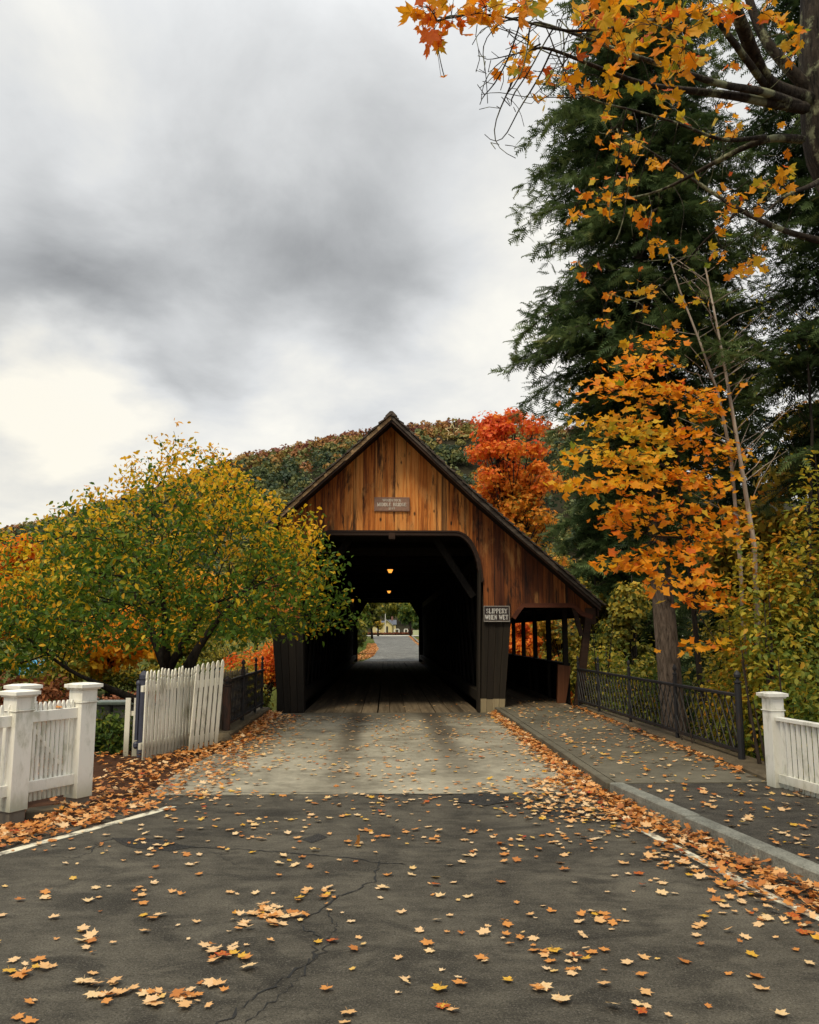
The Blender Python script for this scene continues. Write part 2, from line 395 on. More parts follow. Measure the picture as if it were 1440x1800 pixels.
M_PILLAR = wood_mat('pillar boards', [(.3, (.008, .0065, .0045)), (.7, (.026, .020, .013))], .6, 'z', knots=False, rough=.8)
M_PALEB = wood_mat('pale bare wood', [(.3, (.19, .15, .085)), (.7, (.36, .29, .17))], .35, 'z', knots=False)
M_DECK = wood_mat('deck planks', [(.3, (.065, .050, .032)), (.7, (.22, .17, .11))], .5, 'y', .6, knots=False, rough=.75, rnd=.12)
M_SHING = wood_mat('weathered shingles', [(.3, (.035, .029, .024)), (.7, (.11, .088, .07))], .6, 'x', knots=False, rough=.85)
M_RAKE = wood_mat('rake boards', [(.3, (.20, .12, .055)), (.7, (.50, .34, .18))], .6, 'x', knots=False, rough=.75)
M_REDBOARD = wood_mat('red brown post', [(.3, (.07, .026, .012)), (.7, (.17, .065, .028))], .6, 'z', knots=False)
M_BARK = bark_mat('dark bark', (.008, .007, .006), (.045, .036, .028))
M_BARKL = bark_mat('lichened maple bark', (.007, .0055, .0045), (.062, .048, .034), (.25, .26, .15), 14, 1.0)
M_HEMB = bark_mat('hemlock bark', (.04, .03, .022), (.21, .16, .12), None, 12, 1.0)
M_BIRCH = bark_mat('pale bark', (.16, .12, .085), (.46, .38, .30), None, 5, .3)
M_TWIG = bark_mat('twig bark', (.02, .014, .01), (.06, .045, .035))

# leaf colour ramps (tone 0..1)
L_APPLE = leaf_mat('green to yellow leaves', [(0, (.036, .080, .013)), (.28, (.10, .19, .02)), (.46, (.24, .28, .022)), (.6, (.78, .52, .022)), (.8, (.88, .44, .018)), (1, (.80, .24, .018))], .5)
L_ORANGE = leaf_mat('orange maple leaves', [(0, (.22, .27, .02)), (.2, (.66, .46, .03)), (.5, (.82, .36, .012)), (.8, (.80, .22, .010)), (1, (.60, .085, .012))], .5)
L_RED = leaf_mat('red maple leaves', [(0, (.14, .15, .025)), (.15, (.62, .34, .04)), (.42, (.82, .27, .022)), (.7, (.76, .13, .028)), (1, (.60, .055, .02))], .45)
L_OLIVE = leaf_mat('olive yellow leaves', [(0, (.03, .048, .014)), (.33, (.10, .125, .022)), (.56, (.33, .28, .035)), (.8, (.62, .42, .05)), (1, (.70, .26, .035))], .42)
L_GREEN = leaf_mat('green leaves', [(0, (.022, .048, .013)), (.36, (.065, .12, .02)), (.6, (.18, .22, .028)), (.82, (.50, .38, .03)), (1, (.58, .24, .02))], .42)
L_HEM = leaf_mat('hemlock needles', [(0, (.022, .038, .016)), (.40, (.060, .098, .034)), (.75, (.155, .205, .07)), (1, (.24, .24, .08))], .30, sheen=.08)
L_RUST = leaf_mat('rust leaves', [(0, (.06, .022, .012)), (.5, (.20, .06, .024)), (1, (.36, .14, .055))], .25)
L_HILL = leaf_mat('hillside foliage', [(0, (.034, .058, .030)), (.22, (.105, .13, .045)), (.42, (.27, .23, .06)), (.6, (.38, .19, .05)), (.8, (.25, .085, .045)), (1, (.17, .055, .04))], .25, noise_amt=.05)
L_LITTER = leaf_mat('fallen leaves', [(0, (.15, .06, .025)), (.2, (.40, .135, .03)), (.42, (.58, .24, .055)), (.62, (.68, .40, .17)), (.82, (.72, .52, .30)), (.93, (.62, .36, .03)), (1, (.38, .05, .015))], .12, noise_amt=.16)


# ------------------------------------------------------------------ terrain
def sst(a, b, t): t = np.clip((t - a) / (b - a), 0, 1); return t * t * (3 - 2 * t)
RIDGE_PX = [(-1200, 1060), (-500, 1020), (0, 975), (150, 940), (300, 890), (440, 838), (560, 810), (640, 794), (700, 782), (790, 776), (860, 780), (1000, 790), (1300, 880), (1800, 960), (2600, 1000)]
RY = 560.0
_rx = np.array([at(x, y, RY)[0] for x, y in RIDGE_PX]); _rz = np.array([at(x, y, RY)[2] for x, y in RIDGE_PX])
def road_z(y): return 1.35 * np.clip((y - 54.7) / 95.0, 0, 1) + 0.75 * sst(150, 210, y)
def terrain(x, y):
    x = np.asarray(x, float); y = np.asarray(y, float)
    z = -0.05 + 0 * x
    z = z - .55 * sst(-4.6, -9, x) * sst(8.5, 12, y)
    z = z - 3.0 * sst(4.75, 7.5, x) * sst(7.6, 9.5, y)
    g = sst(19.9, 23, y) * (1 - sst(49, 54.3, y)) * sst(-13, -7, x)
    z = z * (1 - g) + g * -4.0
    z = z * (1 - sst(50, 56, y)) + sst(50, 56, y) * (road_z(y) - .05 - .25 * sst(5, 9, np.abs(x - 1)))
    z = z + np.interp(x, _rx, _rz) * sst(285, RY, y)
    return z
gx = np.unique(np.concatenate([np.arange(-12, 14, .5), np.arange(-60, 60, 3), np.arange(-420, 420, 14), [-1800, -1200, -800, 800, 1200, 1800]]))
gy = np.unique(np.concatenate([np.arange(-12, 60, .5), np.arange(60, 230, 5), np.arange(230, 640, 12), [-400, -120, -40, 800, 1200, 2200]]))
GX, GY = np.meshgrid(gx, gy); GZ = terrain(GX, GY); nx = len(gx)
TV = np.stack([GX, GY, GZ], -1).reshape(-1, 3)
ii = (np.arange(len(gy) - 1)[:, None] * nx + np.arange(nx - 1)[None]).ravel()
TF = np.stack([ii, ii + 1, ii + 1 + nx, ii + nx], 1)
m, nt, b = new_mat('ground'); o = objco(nt)
n = noise(nt, o, .35, 6, .6, .3); n2 = noise(nt, o, 6, 6, .7)
soil = ramp(nt, n2, [(.3, (.030, .014, .008)), (.7, (.085, .040, .022))])
grass = ramp(nt, math_n(nt, 'ADD', math_n(nt, 'MULTIPLY', n, .6), math_n(nt, 'MULTIPLY', n2, .4)), [(.35, (.04, .052, .014)), (.6, (.11, .125, .028)), (.8, (.20, .155, .05))])
sx = nd(nt, 'ShaderNodeSeparateXYZ', {0: o})
lawn = math_n(nt, 'MULTIPLY', mrange(nt, sx.outputs[0], -5.2, -7.2), mrange(nt, sx.outputs[1], 12.8, 15.5))
farg = mrange(nt, sx.outputs[1], 53.5, 56)
c = mixc(nt, math_n(nt, 'MAXIMUM', lawn, farg), soil, grass)
c = mixc(nt, mrange(nt, sx.outputs[1], 235, 275), c, ramp(nt, n2, [(.3, (.016, .016, .009)), (.7, (.04, .034, .018))]))
nt.links.new(c, b.inputs['Base Color']); b.inputs['Roughness'].default_value = .95; b.inputs['Specular IOR Level'].default_value = .1
bump(nt, b, n2, .6, .05)
tag(link('ground', tri_mesh('ground', TV, TF, m, smooth=True)), kind='structure')

# ------------------------------------------------------------------ road, apron, sidewalk, kerb
def curve_x(pts, y): ys = [p[1] for p in pts]; return np.interp(y, ys, [p[0] for p in pts])
KERB = [(10.5, -8.0), (4.6, 1.0), (3.52, 4.0), (3.04, 6.03), (2.51, 9.69), (2.52, 19.42)]      # road-side foot of the kerb
LINE = [(-9.5, -3.0), (-5.2, 4.0), (-3.18, 7.23), (-2.25, 9.05), (-2.20, 9.7)]
kx = lambda y: curve_x(KERB, y)
lx = lambda y: curve_x(LINE, y)
def strip(name, ys, left, right, z0, z1, mat, parent=None, jit=0, **kw):
    L = [(left(y), y) for y in ys]; Rr = [(right(y), y) for y in ys]
    v = []; f = []
    for (a, b_) in zip(L, Rr): v += [(a[0], a[1], z1), (b_[0], b_[1], z1), (a[0], a[1], z0), (b_[0], b_[1], z0)]
    for i in range(len(ys) - 1):
        k = 4 * i; f += [(k, k + 1, k + 5, k + 4), (k + 2, k, k + 4, k + 6), (k + 1, k + 3, k + 7, k + 5), (k + 3, k + 2, k + 6, k + 7)]
    n_ = 4 * (len(ys) - 1); f += [(0, 2, 3, 1), (n_, n_ + 1, n_ + 3, n_ + 2)]
    return MB().add(v, f).obj(name, mat, parent, **kw)
ys1 = [-40, -20] + list(np.arange(-8, 9.8, .5)) + [9.72]
road = strip('road', ys1, lambda y: lx(y) - .55, lambda y: kx(y) + .02, -.20, 0.0, M_ASPH, kind='structure')
apron = strip('bridge_apron', list(np.arange(9.73, 19.4, .5)) + [19.43], lambda y: -2.62 + .1 * math.sin(y), lambda y: kx(y) + .02, -.20, 0.004, M_APRON, kind='structure')
KW = .17
swo = lambda y: float(np.interp(y, [-8, 3, 9.4, 19.4], [12.6, 6.2, 4.40, 4.40]))
strip('sidewalk', [-40, -8] + list(np.arange(-7, 9.7, .6)) + [9.63], lambda y: kx(y) + KW + .002, swo, -.2, .118, M_ASPH2, kind='structure')
strip('concrete_sidewalk', list(np.arange(9.64, 19.4, .7)) + [19.42], lambda y: kx(y) + .11, swo, -.2, .126, M_SWALK, kind='structure')
kerb = thing('kerb', 'pale granite kerb stones bending away along the sidewalk edge', 'kerb', (2.6, 9, 0)); kerb['kind'] = 'structure'
del kerb['category']; del kerb['label']
yb = [9.62, 7.9, 6.75, 5.45, 4.2, 2.6, .8, -1.5, -4.5, -7.8]
for i in range(len(yb) - 1):
    a, b_ = yb[i] - .012, yb[i + 1] + .012; h = .135 + random.uniform(-.006, .008)
    yy = np.linspace(b_, a, 5); mb = MB(); lo = []; hi = []
    P = [(float(kx(y)) + random.uniform(-.008, .008), y) for y in yy]; Q = [(float(kx(y)) + KW - .003, y) for y in yy]
    poly = [(x + .0, y) for x, y in Q] + P[::-1]
    mb.slab(poly[::1], -.15, h); mb.obj('kerb_stone', M_GRAN, kerb, bevel=.012)
cy = [9.66, 11.7, 13.8, 15.9, 18.0, 19.42]
for i in range(5):
    a, b_ = cy[i] + .006, cy[i + 1] - .006
    MB().slab([(2.512, a), (2.615, a), (2.615, b_), (2.512, b_)], -.15, .128 + .004 * (i % 2)).obj('concrete_kerb', M_SWALK, kerb, bevel=.012)
# painted lines
ly = np.arange(4.0, 9.35, .3)
strip('edge_line', list(ly), lambda y: lx(y) - .06 + .01 * math.sin(9 * y), lambda y: lx(y) + .055 + .008 * math.sin(13 * y), .001, .0045, M_LINE, road)
strip('edge_line', list(np.arange(4.6, 8.2, .3)), lambda y: kx(y) - .43, lambda y: kx(y) - .34, .001, .0045, M_LINE, road)
# cracks: open dark splits, jagged
def crack(pts_px, w, name='crack', sub=9, jit=.013, z=.0042):
    P = [gnd(x, y)[:2] for x, y in pts_px]; out = []
    for a, b_ in zip(P[:-1], P[1:]):
        for k in range(sub):
            t = k / sub; q = a + (b_ - a) * t; out.append(q + np.array([random.gauss(0, jit), random.gauss(0, jit)]) * (0 if k == 0 and not out else 1))
    out.append(P[-1]); out = np.array(out); t = norm(np.gradient(out, axis=0)); nrm = np.stack([-t[:, 1], t[:, 0]], 1)
    ww = w * .6 * (0.25 + rng.random(len(out)) * 1.2); ww[0] = ww[-1] = .001
    v = [(*(p + n_ * q / 2), z) for p, n_, q in zip(out, nrm, ww)] + [(*(p - n_ * q / 2), z) for p, n_, q in zip(out, nrm, ww)]
    n_ = len(out); f = [(i, n_ + i, n_ + i + 1, i + 1) for i in range(n_ - 1)]
    o = MB().add(v, f).obj(name, M_TAR, road); return o
crack([(668, 1512), (655, 1550), (592, 1580), (525, 1625)], .022)
crack([(525, 1625), (560, 1650), (548, 1688), (470, 1742), (375, 1805), (250, 1880)], .024)
crack([(575, 1605), (590, 1625), (578, 1660), (540, 1700), (500, 1745), (430, 1800)], .013)
crack([(160, 1500), (172, 1482), (205, 1474)], .02); crack([(80, 1506), (130, 1508), (160, 1500)], .01)
crack([(320, 1488), (400, 1492), (455, 1496), (520, 1501), (620, 1508), (668, 1518), (720, 1520)], .024)
crack([(720, 1520), (830, 1524), (930, 1517), (1045, 1512)], .008)
crack([(258, 1396), (330, 1392), (480, 1394), (640, 1395), (760, 1397), (905, 1394), (1060, 1400)], .035, sub=8)
crack([(372, 1496), (395, 1510), (420, 1524)], .008)
crack([(650, 1420), (700, 1440), (690, 1470)], .006); crack([(1040, 1440), (1090, 1470), (1180, 1490)], .006)
def blob(pts_px, name, mat, z=.0035):
    P = [gnd(x, y) for x, y in pts_px]; c = np.mean(P, 0); v = [(c[0], c[1], z)]
    q = []
    for a, b_ in zip(P, P[1:] + P[:1]):
        for k in range(4): q.append(a + (b_ - a) * k / 4)
    for p in q: d = p - c; s = 1 + random.uniform(-.06, .06); v.append((c[0] + d[0] * s, c[1] + d[1] * s, z))
    n_ = len(q); return MB().add(v, [(0, 1 + (i + 1) % n_, 1 + i) for i in range(n_)]).obj(name, mat, road)
blob([(200, 1474), (245, 1473), (300, 1480), (335, 1489), (300, 1497), (240, 1492), (210, 1484)], 'tar_patch', M_PATCH)
blob([(795, 1402), (850, 1395), (892, 1398), (900, 1410), (850, 1417), (800, 1411)], 'tar_patch', M_PATCH, .0075)
blob([(530, 1476), (560, 1466), (575, 1472), (548, 1483)], 'tar_patch', M_PATCH)
blob([(935, 1425), (1000, 1418), (1050, 1428), (1010, 1438), (950, 1434)], 'tar_patch', M_PATCH)
# far side road
fl = lambda y: float(np.interp(y, [54.7, 62, 80, 100, 140, 152], [-1.55, -.95, -.75, -1.3, -2.3, -2.6])); fr = lambda y: float(np.interp(y, [54.7, 152], [3.3, 4.5]))
fy = [54.75] + list(np.arange(56, 150, 4)) + [150]
v = []; f = []
for i, y in enumerate(fy): v += [(fl(y), y, float(road_z(y)) + .01), (fr(y), y, float(road_z(y)) + .01)]
for i in range(len(fy) - 1): f.append((2 * i, 2 * i + 1, 2 * i + 3, 2 * i + 2))
MB().add(v, f).obj('far_road', M_FARROAD, kind='structure')
m, nt, b = new_mat('pale cross street'); b.inputs['Base Color'].default_value = (.45, .42, .36, 1); b.inputs['Roughness'].default_value = .9
n = noise(nt, objco(nt), .6, 5, .6); nt.links.new(ramp(nt, n, [(.3, (.36, .34, .29)), (.7, (.52, .49, .42))]), b.inputs['Base Color'])
MB().add([(-60, 150.2, float(road_z(150)) + .02), (70, 150.2, float(road_z(150)) + .02), (70, 166, float(road_z(166)) + .03), (-60, 166, float(road_z(166)) + .03)], [(0, 1, 2, 3)]).obj('cross_street', m, kind='structure')
fk = MB()
for y in np.arange(70, 150, 5): fk.bar((fr(y) + .1, y, float(road_z(y)) + .08), (fr(y + 5) + .1, y + 5, float(road_z(y + 5)) + .08), .2, .16)
fk.obj('far_kerb', M_GRAN, kind='structure')

# ------------------------------------------------------------------ covered bridge
D = 19.45; YF = 18.70; FAR = 54.7; XC = .145
bridge = thing('covered_bridge', 'brown wooden covered bridge with pointed board gable and a lean-to footway', 'covered bridge', (XC, D, 0))
apx = at(688, 727, YF); eav = at(1056, 1058, YF); midr = at(830, 861, YF)
ROOF_R = [(apx[0], apx[2]), (midr[0], midr[2]), (eav[0], eav[2])]
_l1 = at(563, 838, YF); slope_l = (apx[2] - _l1[2]) / (apx[0] - _l1[0])
xl_e = -3.05; ROOF_L = [(apx[0], apx[2]), (xl_e, apx[2] - slope_l * (apx[0] - xl_e))]
def roof_z(x):
    if x >= apx[0]: return float(np.interp(x, [p[0] for p in ROOF_R], [p[1] for p in ROOF_R]))
    return apx[2] - slope_l * (apx[0] - x)
def arch_z(x):
    """lower edge of the gable boards"""
    if x > 2.93:
        return float(np.interp(x, [2.93, 3.18, 4.42, 4.62, 5.2], [2.16, 2.50, 2.50, 2.30, 2.12]))
    a = abs(x - XC)
    if a >= 2.14: return 2.12
    if a <= 1.45: return 4.18
    t = (a - 1.45) / (2.14 - 1.45)
    return 4.18 - 1.35 * (1 - math.sqrt(max(0, 1 - t ** 2.3)))
def board_poly(x0, x1):
    xs = np.linspace(x0, x1, 5)
    top = [(x1, roof_z(x1) - .13), (x0, roof_z(x0) - .13)]
    if x0 < apx[0] < x1: top.insert(1, (apx[0], apx[2] - .13))
    return [(x, arch_z(min(max(x, x0 + 1e-4), x1 - 1e-4))) for x in xs] + top
xs = list(np.linspace(-2.83, 4.89, 70))
v = []; f = []
for q in xs: v += [(q, D + .032, arch_z(q) + .02), (q, D + .032, roof_z(q) - .14)]
for i in range(len(xs) - 1): f.append((2 * i, 2 * i + 2, 2 * i + 3, 2 * i + 1))
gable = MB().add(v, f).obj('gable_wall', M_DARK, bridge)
x = -2.84
k = 0
while x < 4.86:
    w = random.uniform(.22, .29); x1 = min(x + w, 4.90)
    if x < XC - 2.14 < x1 - .03: x1 = XC - 2.14
    if x < XC + 2.14 < x1 - .03: x1 = XC + 2.14
    if x < 2.93 < x1 - .03: x1 = 2.93
    if 4.90 - x1 < .08: x1 = 4.90
    pr = random.uniform(0, .010)
    pts = board_poly(x + .003, x1 - .003)
    if pts[0][1] < pts[-1][1] - .05:
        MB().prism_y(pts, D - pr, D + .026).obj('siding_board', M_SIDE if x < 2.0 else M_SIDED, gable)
    x = x1; k += 1
# (sheathing above)
# arch trim (portal and footway)
def arch_band(xa, xb, n, w, y0, y1, name, mat, low=0.0):
    xs = np.linspace(xa, xb, n); P = np.array([(q, arch_z(q) - low) for q in xs])
    t = norm(np.gradient(P, axis=0)); nn = np.stack([-t[:, 1], t[:, 0]], 1)
    mb = MB(); v = []; f = []
    for p, q in zip(P, nn):
        a, b_ = p + q * .012, p - q * w
        v += [(a[0], y0, a[1]), (b_[0], y0, b_[1]), (b_[0], y1, b_[1]), (a[0], y1, a[1])]
    for i in range(n - 1):
        for j in range(4): f.append((4 * i + j, 4 * i + (j + 1) % 4, 4 * i + 4 + (j + 1) % 4, 4 * i + 4 + j))
    f += [(3, 2, 1, 0), tuple(4 * (n - 1) + j for j in range(4))]
    return mb.add(v, f).obj(name, mat, bridge)
arch_band(XC - 2.135, XC + 2.135, 60, .075, D - .05, D + .20, 'portal_arch', M_TRIM)
arch_band(XC - 2.135, XC + 2.135, 60, .025, D - .07, D - .052, 'arch_moulding', M_TRIM, low=-.03)
arch_band(2.95, 4.86, 24, .09, D - .045, D + .18, 'footway_arch', M_REDTRIM)
MB().box(.05, .20, D - .06, D + .2, 4.02, 4.17).obj('keystone_block', M_TRIM, bridge)
MB().box(4.68, 4.93, D - .03, D + .5, 2.02, 2.40).obj('corner_block', M_TRIM, bridge)
MB().box(4.955, 4.985, D - .1, FAR, 2.2, 2.42).obj('eave_fascia', M_TRIM, bridge)
# rake boards, soffit, roof deck
def slope_pts(side): return ROOF_R if side > 0 else ROOF_L
for side in (-1, 1):
    P = slope_pts(side)
    mb = MB()
    for (a, b_) in zip(P[:-1], P[1:]):
        mb.prism_y([(a[0], a[1] - .12), (b_[0], b_[1] - .12), (b_[0], b_[1] - .035), (a[0], a[1] - .035)][::side], YF + .055, FAR + .5)
    roof = mb.obj('roof', M_DARK, bridge)
    for (a, b_) in zip(P[:-1], P[1:]):
        seg = np.array([a, b_]); L = np.linalg.norm(seg[1] - seg[0]); ns = max(1, int(round(L / 1.5)))
        for i in range(ns):
            q0 = seg[0] + (seg[1] - seg[0]) * (i / ns); q1 = seg[0] + (seg[1] - seg[0]) * ((i + 1) / ns)
            dz = .15 + random.uniform(-.02, .015); j = random.uniform(0, .006)
            MB().prism_y([(q0[0], q0[1] - dz), (q1[0], q1[1] - dz - random.uniform(-.02, .02)), (q1[0], q1[1] - .045), (q0[0], q0[1] - .045)][::side], YF - .03 - j, YF).obj('rake_board', M_RAKE if side < 0 else M_SHING, roof)
            MB().prism_y([(q0[0], q0[1] - .20), (q1[0], q1[1] - .20), (q1[0], q1[1] - .05), (q0[0], q0[1] - .05)][::side], YF + .003, YF + .05).obj('rake_board', M_TRIM, roof)
    # shingle courses: front row piece by piece, the rest of each course in one mesh
    rest = MB()
    tot = [np.array(p) for p in P]; segs = [(tot[i], tot[i + 1]) for i in range(len(tot) - 1)]
    total = sum(np.linalg.norm(b_ - a) for a, b_ in segs); s = 0.0; exp_ = .165
    while s < total + .02:
        def pt(q):
            q = min(max(q, 0), total + .12)
            for a, b_ in segs:
                l = np.linalg.norm(b_ - a)
                if q <= l or b_ is segs[-1][1]: return a + (b_ - a) * q / l
                q -= l
        a = pt(s - .02); b_ = pt(s + exp_ + .05); d = norm(b_ - a); nn = np.array([-d[1], d[0]]) * (1 if side > 0 else -1)
        th = .020 + random.uniform(0, .016); jy = random.uniform(-.045, .02)
        quad = [a + nn * -.03, b_ + nn * -.004, b_ + nn * (th + .006), a + nn * (-.03 + .012)]
        quad = [tuple(q) for q in quad][::side]
        MB().prism_y(quad, YF - .06 + jy, YF + .20).obj('shingle', M_SHING, roof)
        rest.prism_y(quad, YF + .203, FAR + .5)
        s += exp_
    rest.obj('shingle_courses', M_SHING, roof, kind='stuff')
MB().prism_y([(apx[0] - .14, apx[1 + 1] - .07), (apx[0] + .14, apx[2] - .07), (apx[0] + .03, apx[2] + .045), (apx[0] - .03, apx[2] + .045)], YF - .07, FAR + .5).obj('ridge_cap', M_SHING, bridge)

# portal pillars, boarded and battered
def pillar(xb0, xb1, xt0, xt1, zt, nb, mat, base_mat, deep=.55):
    core = MB().hexa([(xb0 + .02, D + .032, 0), (xb1 - .02, D + .032, 0), (xb1 - .02, D + deep, 0), (xb0 + .02, D + deep, 0)],
              [(xt0 + .02, D + .032, zt + 1.2), (xt1 - .02, D + .032, zt + .1), (xt1 - .02, D + deep, zt + .1), (xt0 + .02, D + deep, zt + 1.2)]).obj('pillar', mat, bridge)
    for i in range(nb):
        def e(u): return (xb0 + (xb1 - xb0) * u, xt0 + (xt1 - xt0) * u)
        a, b_ = e(i / nb), e((i + 1) / nb); pr = random.uniform(0, .012)
        MB().hexa([(a[0] + .004, D - .02 - pr, .02), (b_[0] - .004, D - .02 - pr, .02), (b_[0] - .004, D + .03, .02), (a[0] + .004, D + .03, .02)],
                  [(a[1] + .004, D - .02 - pr, zt), (b_[1] - .004, D - .02 - pr, zt), (b_[1] - .004, D + .03, zt), (a[1] + .004, D + .03, zt)]).obj('pillar_board', mat, core)
        if base_mat:
            c0, c1 = a[0] + (a[1] - a[0]) * .14, b_[0] + (b_[1] - b_[0]) * .14; zz = .31 + random.uniform(-.015, .02)
            MB().hexa([(a[0] + .002, D - .05 - pr, .005), (b_[0] - .003, D - .05 - pr, .005), (b_[0] - .003, D - .034, .005), (a[0] + .002, D - .034, .005)],
                      [(c0 + .002, D - .05 - pr, zz), (c1 - .003, D - .05 - pr, zz), (c1 - .003, D - .034, zz), (c0 + .002, D - .034, zz)]).obj('base_board', base_mat, core)
pillar(2.17, 2.73, 2.235, 2.93, 2.16, 4, M_PILLAR, M_PALEB)
pillar(-2.47, -1.87, -2.68, -1.94, 2.16, 4, M_DARK, None)
MB().bar((2.14, D + .1, .02), (2.20, D + .1, 3.3), .05, .36, (0, 1, 0)).obj('jamb_post', M_PILLAR, bridge)
MB().bar((2.14, D + .9, 2.7), (1.2, D + .9, 4.15), .16, .16, (0, 1, 0)).obj('knee_brace', M_DARK, bridge)
MB().bar((-1.85, D + .9, 2.7), (-.9, D + .9, 4.15), .16, .16, (0, 1, 0)).obj('knee_brace', M_DARK, bridge)
# tunnel: deck planks, walls, truss, ceiling
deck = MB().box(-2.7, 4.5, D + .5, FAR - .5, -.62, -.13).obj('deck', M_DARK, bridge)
edges = [-1.90, -1.42, -.98, -.57, -.20, .09 + .0, .46, .82, 1.14, 1.50, 1.84, 2.16]
for i, (a, b_) in enumerate(zip(edges[:-1], edges[1:])):
    g0 = .03 if i in (4, 8) else .006
    for y0, y1 in ((D + .02, 31.0), (31.02, 43.0), (43.02, FAR - .02)):
        h = random.uniform(-.006, .006)
        MB().box(a + g0, b_ - .004, y0, y1, -.12, .0 + h).obj('deck_plank', M_DECK, deck)
MB().box(-2.75, 4.6, D + .0, D + .5, -1.9, -.13).obj('abutment', M_LEDGE, bridge)
MB().box(-2.75, 4.6, FAR - .5, FAR + .05, -3.5, -.13).obj('abutment', M_LEDGE, bridge)
for sx_, xw, xi in ((-1, -2.55, -1.93), (1, 2.62, 2.19)):
    n_ = int((FAR - D - .6) / .3)
    wall = MB()
    for j in range(n_):
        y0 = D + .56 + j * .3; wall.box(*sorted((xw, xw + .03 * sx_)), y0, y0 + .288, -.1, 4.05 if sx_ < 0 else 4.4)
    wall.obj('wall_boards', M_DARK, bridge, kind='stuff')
    MB().box(*sorted((xi, xi + .16 * sx_)), D + .42, FAR - .1, .20, .44).obj('wheel_guard', M_PILLAR, bridge)
    MB().box(*sorted((xi + .17 * sx_, xi + .33 * sx_)), D + .56, FAR - .1, .0, .30).obj('bottom_chord', M_DARK, bridge)
    MB().box(*sorted((xi + .17 * sx_, xi + .33 * sx_)), D + .56, FAR - .1, 3.5, 3.8).obj('top_chord', M_DARK, bridge)
    for j in range(26):
        y0 = D + .7 + j * 1.28
        if y0 + 2.2 > FAR - .2: break
        for dy, ox in ((2.1, .19), (-2.1, .24)):
            ya, yb_ = (y0, y0 + dy) if dy > 0 else (y0 - dy, y0)
            MB().bar((xi + ox * sx_, ya, .2), (xi + ox * sx_, yb_, 3.6), .22, .045, (1, 0, 0)).obj('lattice_plank', M_DARK, bridge)
for y0 in np.arange(D + 3, FAR - 1, 3.1): MB().box(-2.5, 2.6, y0, y0 + .2, 3.92, 4.12).obj('tie_beam', M_DARK, bridge)
MB().box(-2.58, 2.66, D + .6, FAR - .6, 4.28, 4.31).obj('ceiling', M_DARK, bridge)
# far portal
P_in = [(-1.88, 0), (-1.90, 2.80), (-1.27, 3.84), (1.57, 3.84), (2.165, 2.85), (2.16, 0)]
P_out = [(-2.75, -.1), (-2.75, 2.9), (-2.75, 5.0), (3.0, 5.0), (4.6, 2.9), (4.6, -.1)]
v = [(x, FAR - .05, z) for x, z in P_in] + [(x, FAR - .05, z) for x, z in P_out] + [(x, FAR + .02, z) for x, z in P_in] + [(x, FAR + .02, z) for x, z in P_out]
f = []
for i in range(5): f += [(i, i + 1, 7 + i, 6 + i), (12 + i, 18 + i, 19 + i, 13 + i), (i, 12 + i, 13 + i, i + 1)]
MB().add(v, f).obj('far_portal_wall', M_DARK, bridge)
fp = MB()
for a, b_ in zip(P_in[:-1], P_in[1:]): fp.bar((a[0], FAR + .06, a[1]), (b_[0], FAR + .06, b_[1]), .05, .07, (0, 1, 0))
fp.obj('far_portal_frame', M_PILLAR, bridge)
# footway
for j, (a, b_) in enumerate(zip(np.linspace(2.72, 4.40, 8)[:-1], np.linspace(2.72, 4.40, 8)[1:])):
    MB().box(a + .004, b_ - .004, D + .02, FAR - .1, .02, .118 + .004 * (j % 2)).obj('footway_plank', M_DECK, deck)
for j, y0 in enumerate(np.arange(20.75, FAR - 1, 2.1)):
    MB().box(4.41, 4.53, y0 - .06, y0 + .06, .1, 2.60).obj('footway_post', M_DARK, bridge)
rw = MB()
for j in range(int((FAR - 20.75) / .24)): rw.box(4.535, 4.56, 20.7 + j * .24, 20.7 + j * .24 + .23, .0, 1.02)
rw.obj('parapet_boards', M_DARK, bridge, kind='stuff')
MB().box(4.38, 4.58, 20.7, FAR - .2, 1.021, 1.08).obj('parapet_cap', M_DARK, bridge)
MB().box(4.35, 4.60, 19.7, FAR - .2, 2.50, 2.62).obj('eave_beam', M_DARK, bridge)
MB().hexa([(4.20, 20.55, .12), (4.40, 20.55, .12), (4.40, 20.68, .12), (4.20, 20.68, .12)], [(4.24, 20.55, 1.05), (4.56, 20.55, 1.0), (4.56, 20.68, 1.0), (4.24, 20.68, 1.05)]).obj('parapet_end', M_REDBOARD, bridge)
for y0, xo in ((22.4, 4.36), (25.4, 4.36)): MB().box(xo - .03, xo + .04, y0 - .05, y0 + .05, .12, 1.0).obj('parapet_stud', M_PILLAR, bridge)
MB().hexa([(4.36, D - .02, .1), (4.55, D - .02, .1), (4.55, D + .14, .1), (4.36, D + .14, .1)], [(4.68, D - .02, 2.10), (4.83, D - .02, 2.10), (4.83, D + .14, 2.10), (4.68, D + .14, 2.10)]).obj('leaning_post', M_TRIM, bridge)
MB().bar((4.60, D + .05, 1.75), (4.42, D + .05, 2.42), .10, .1, (0, 1, 0)).obj('post_brace', M_TRIM, bridge)

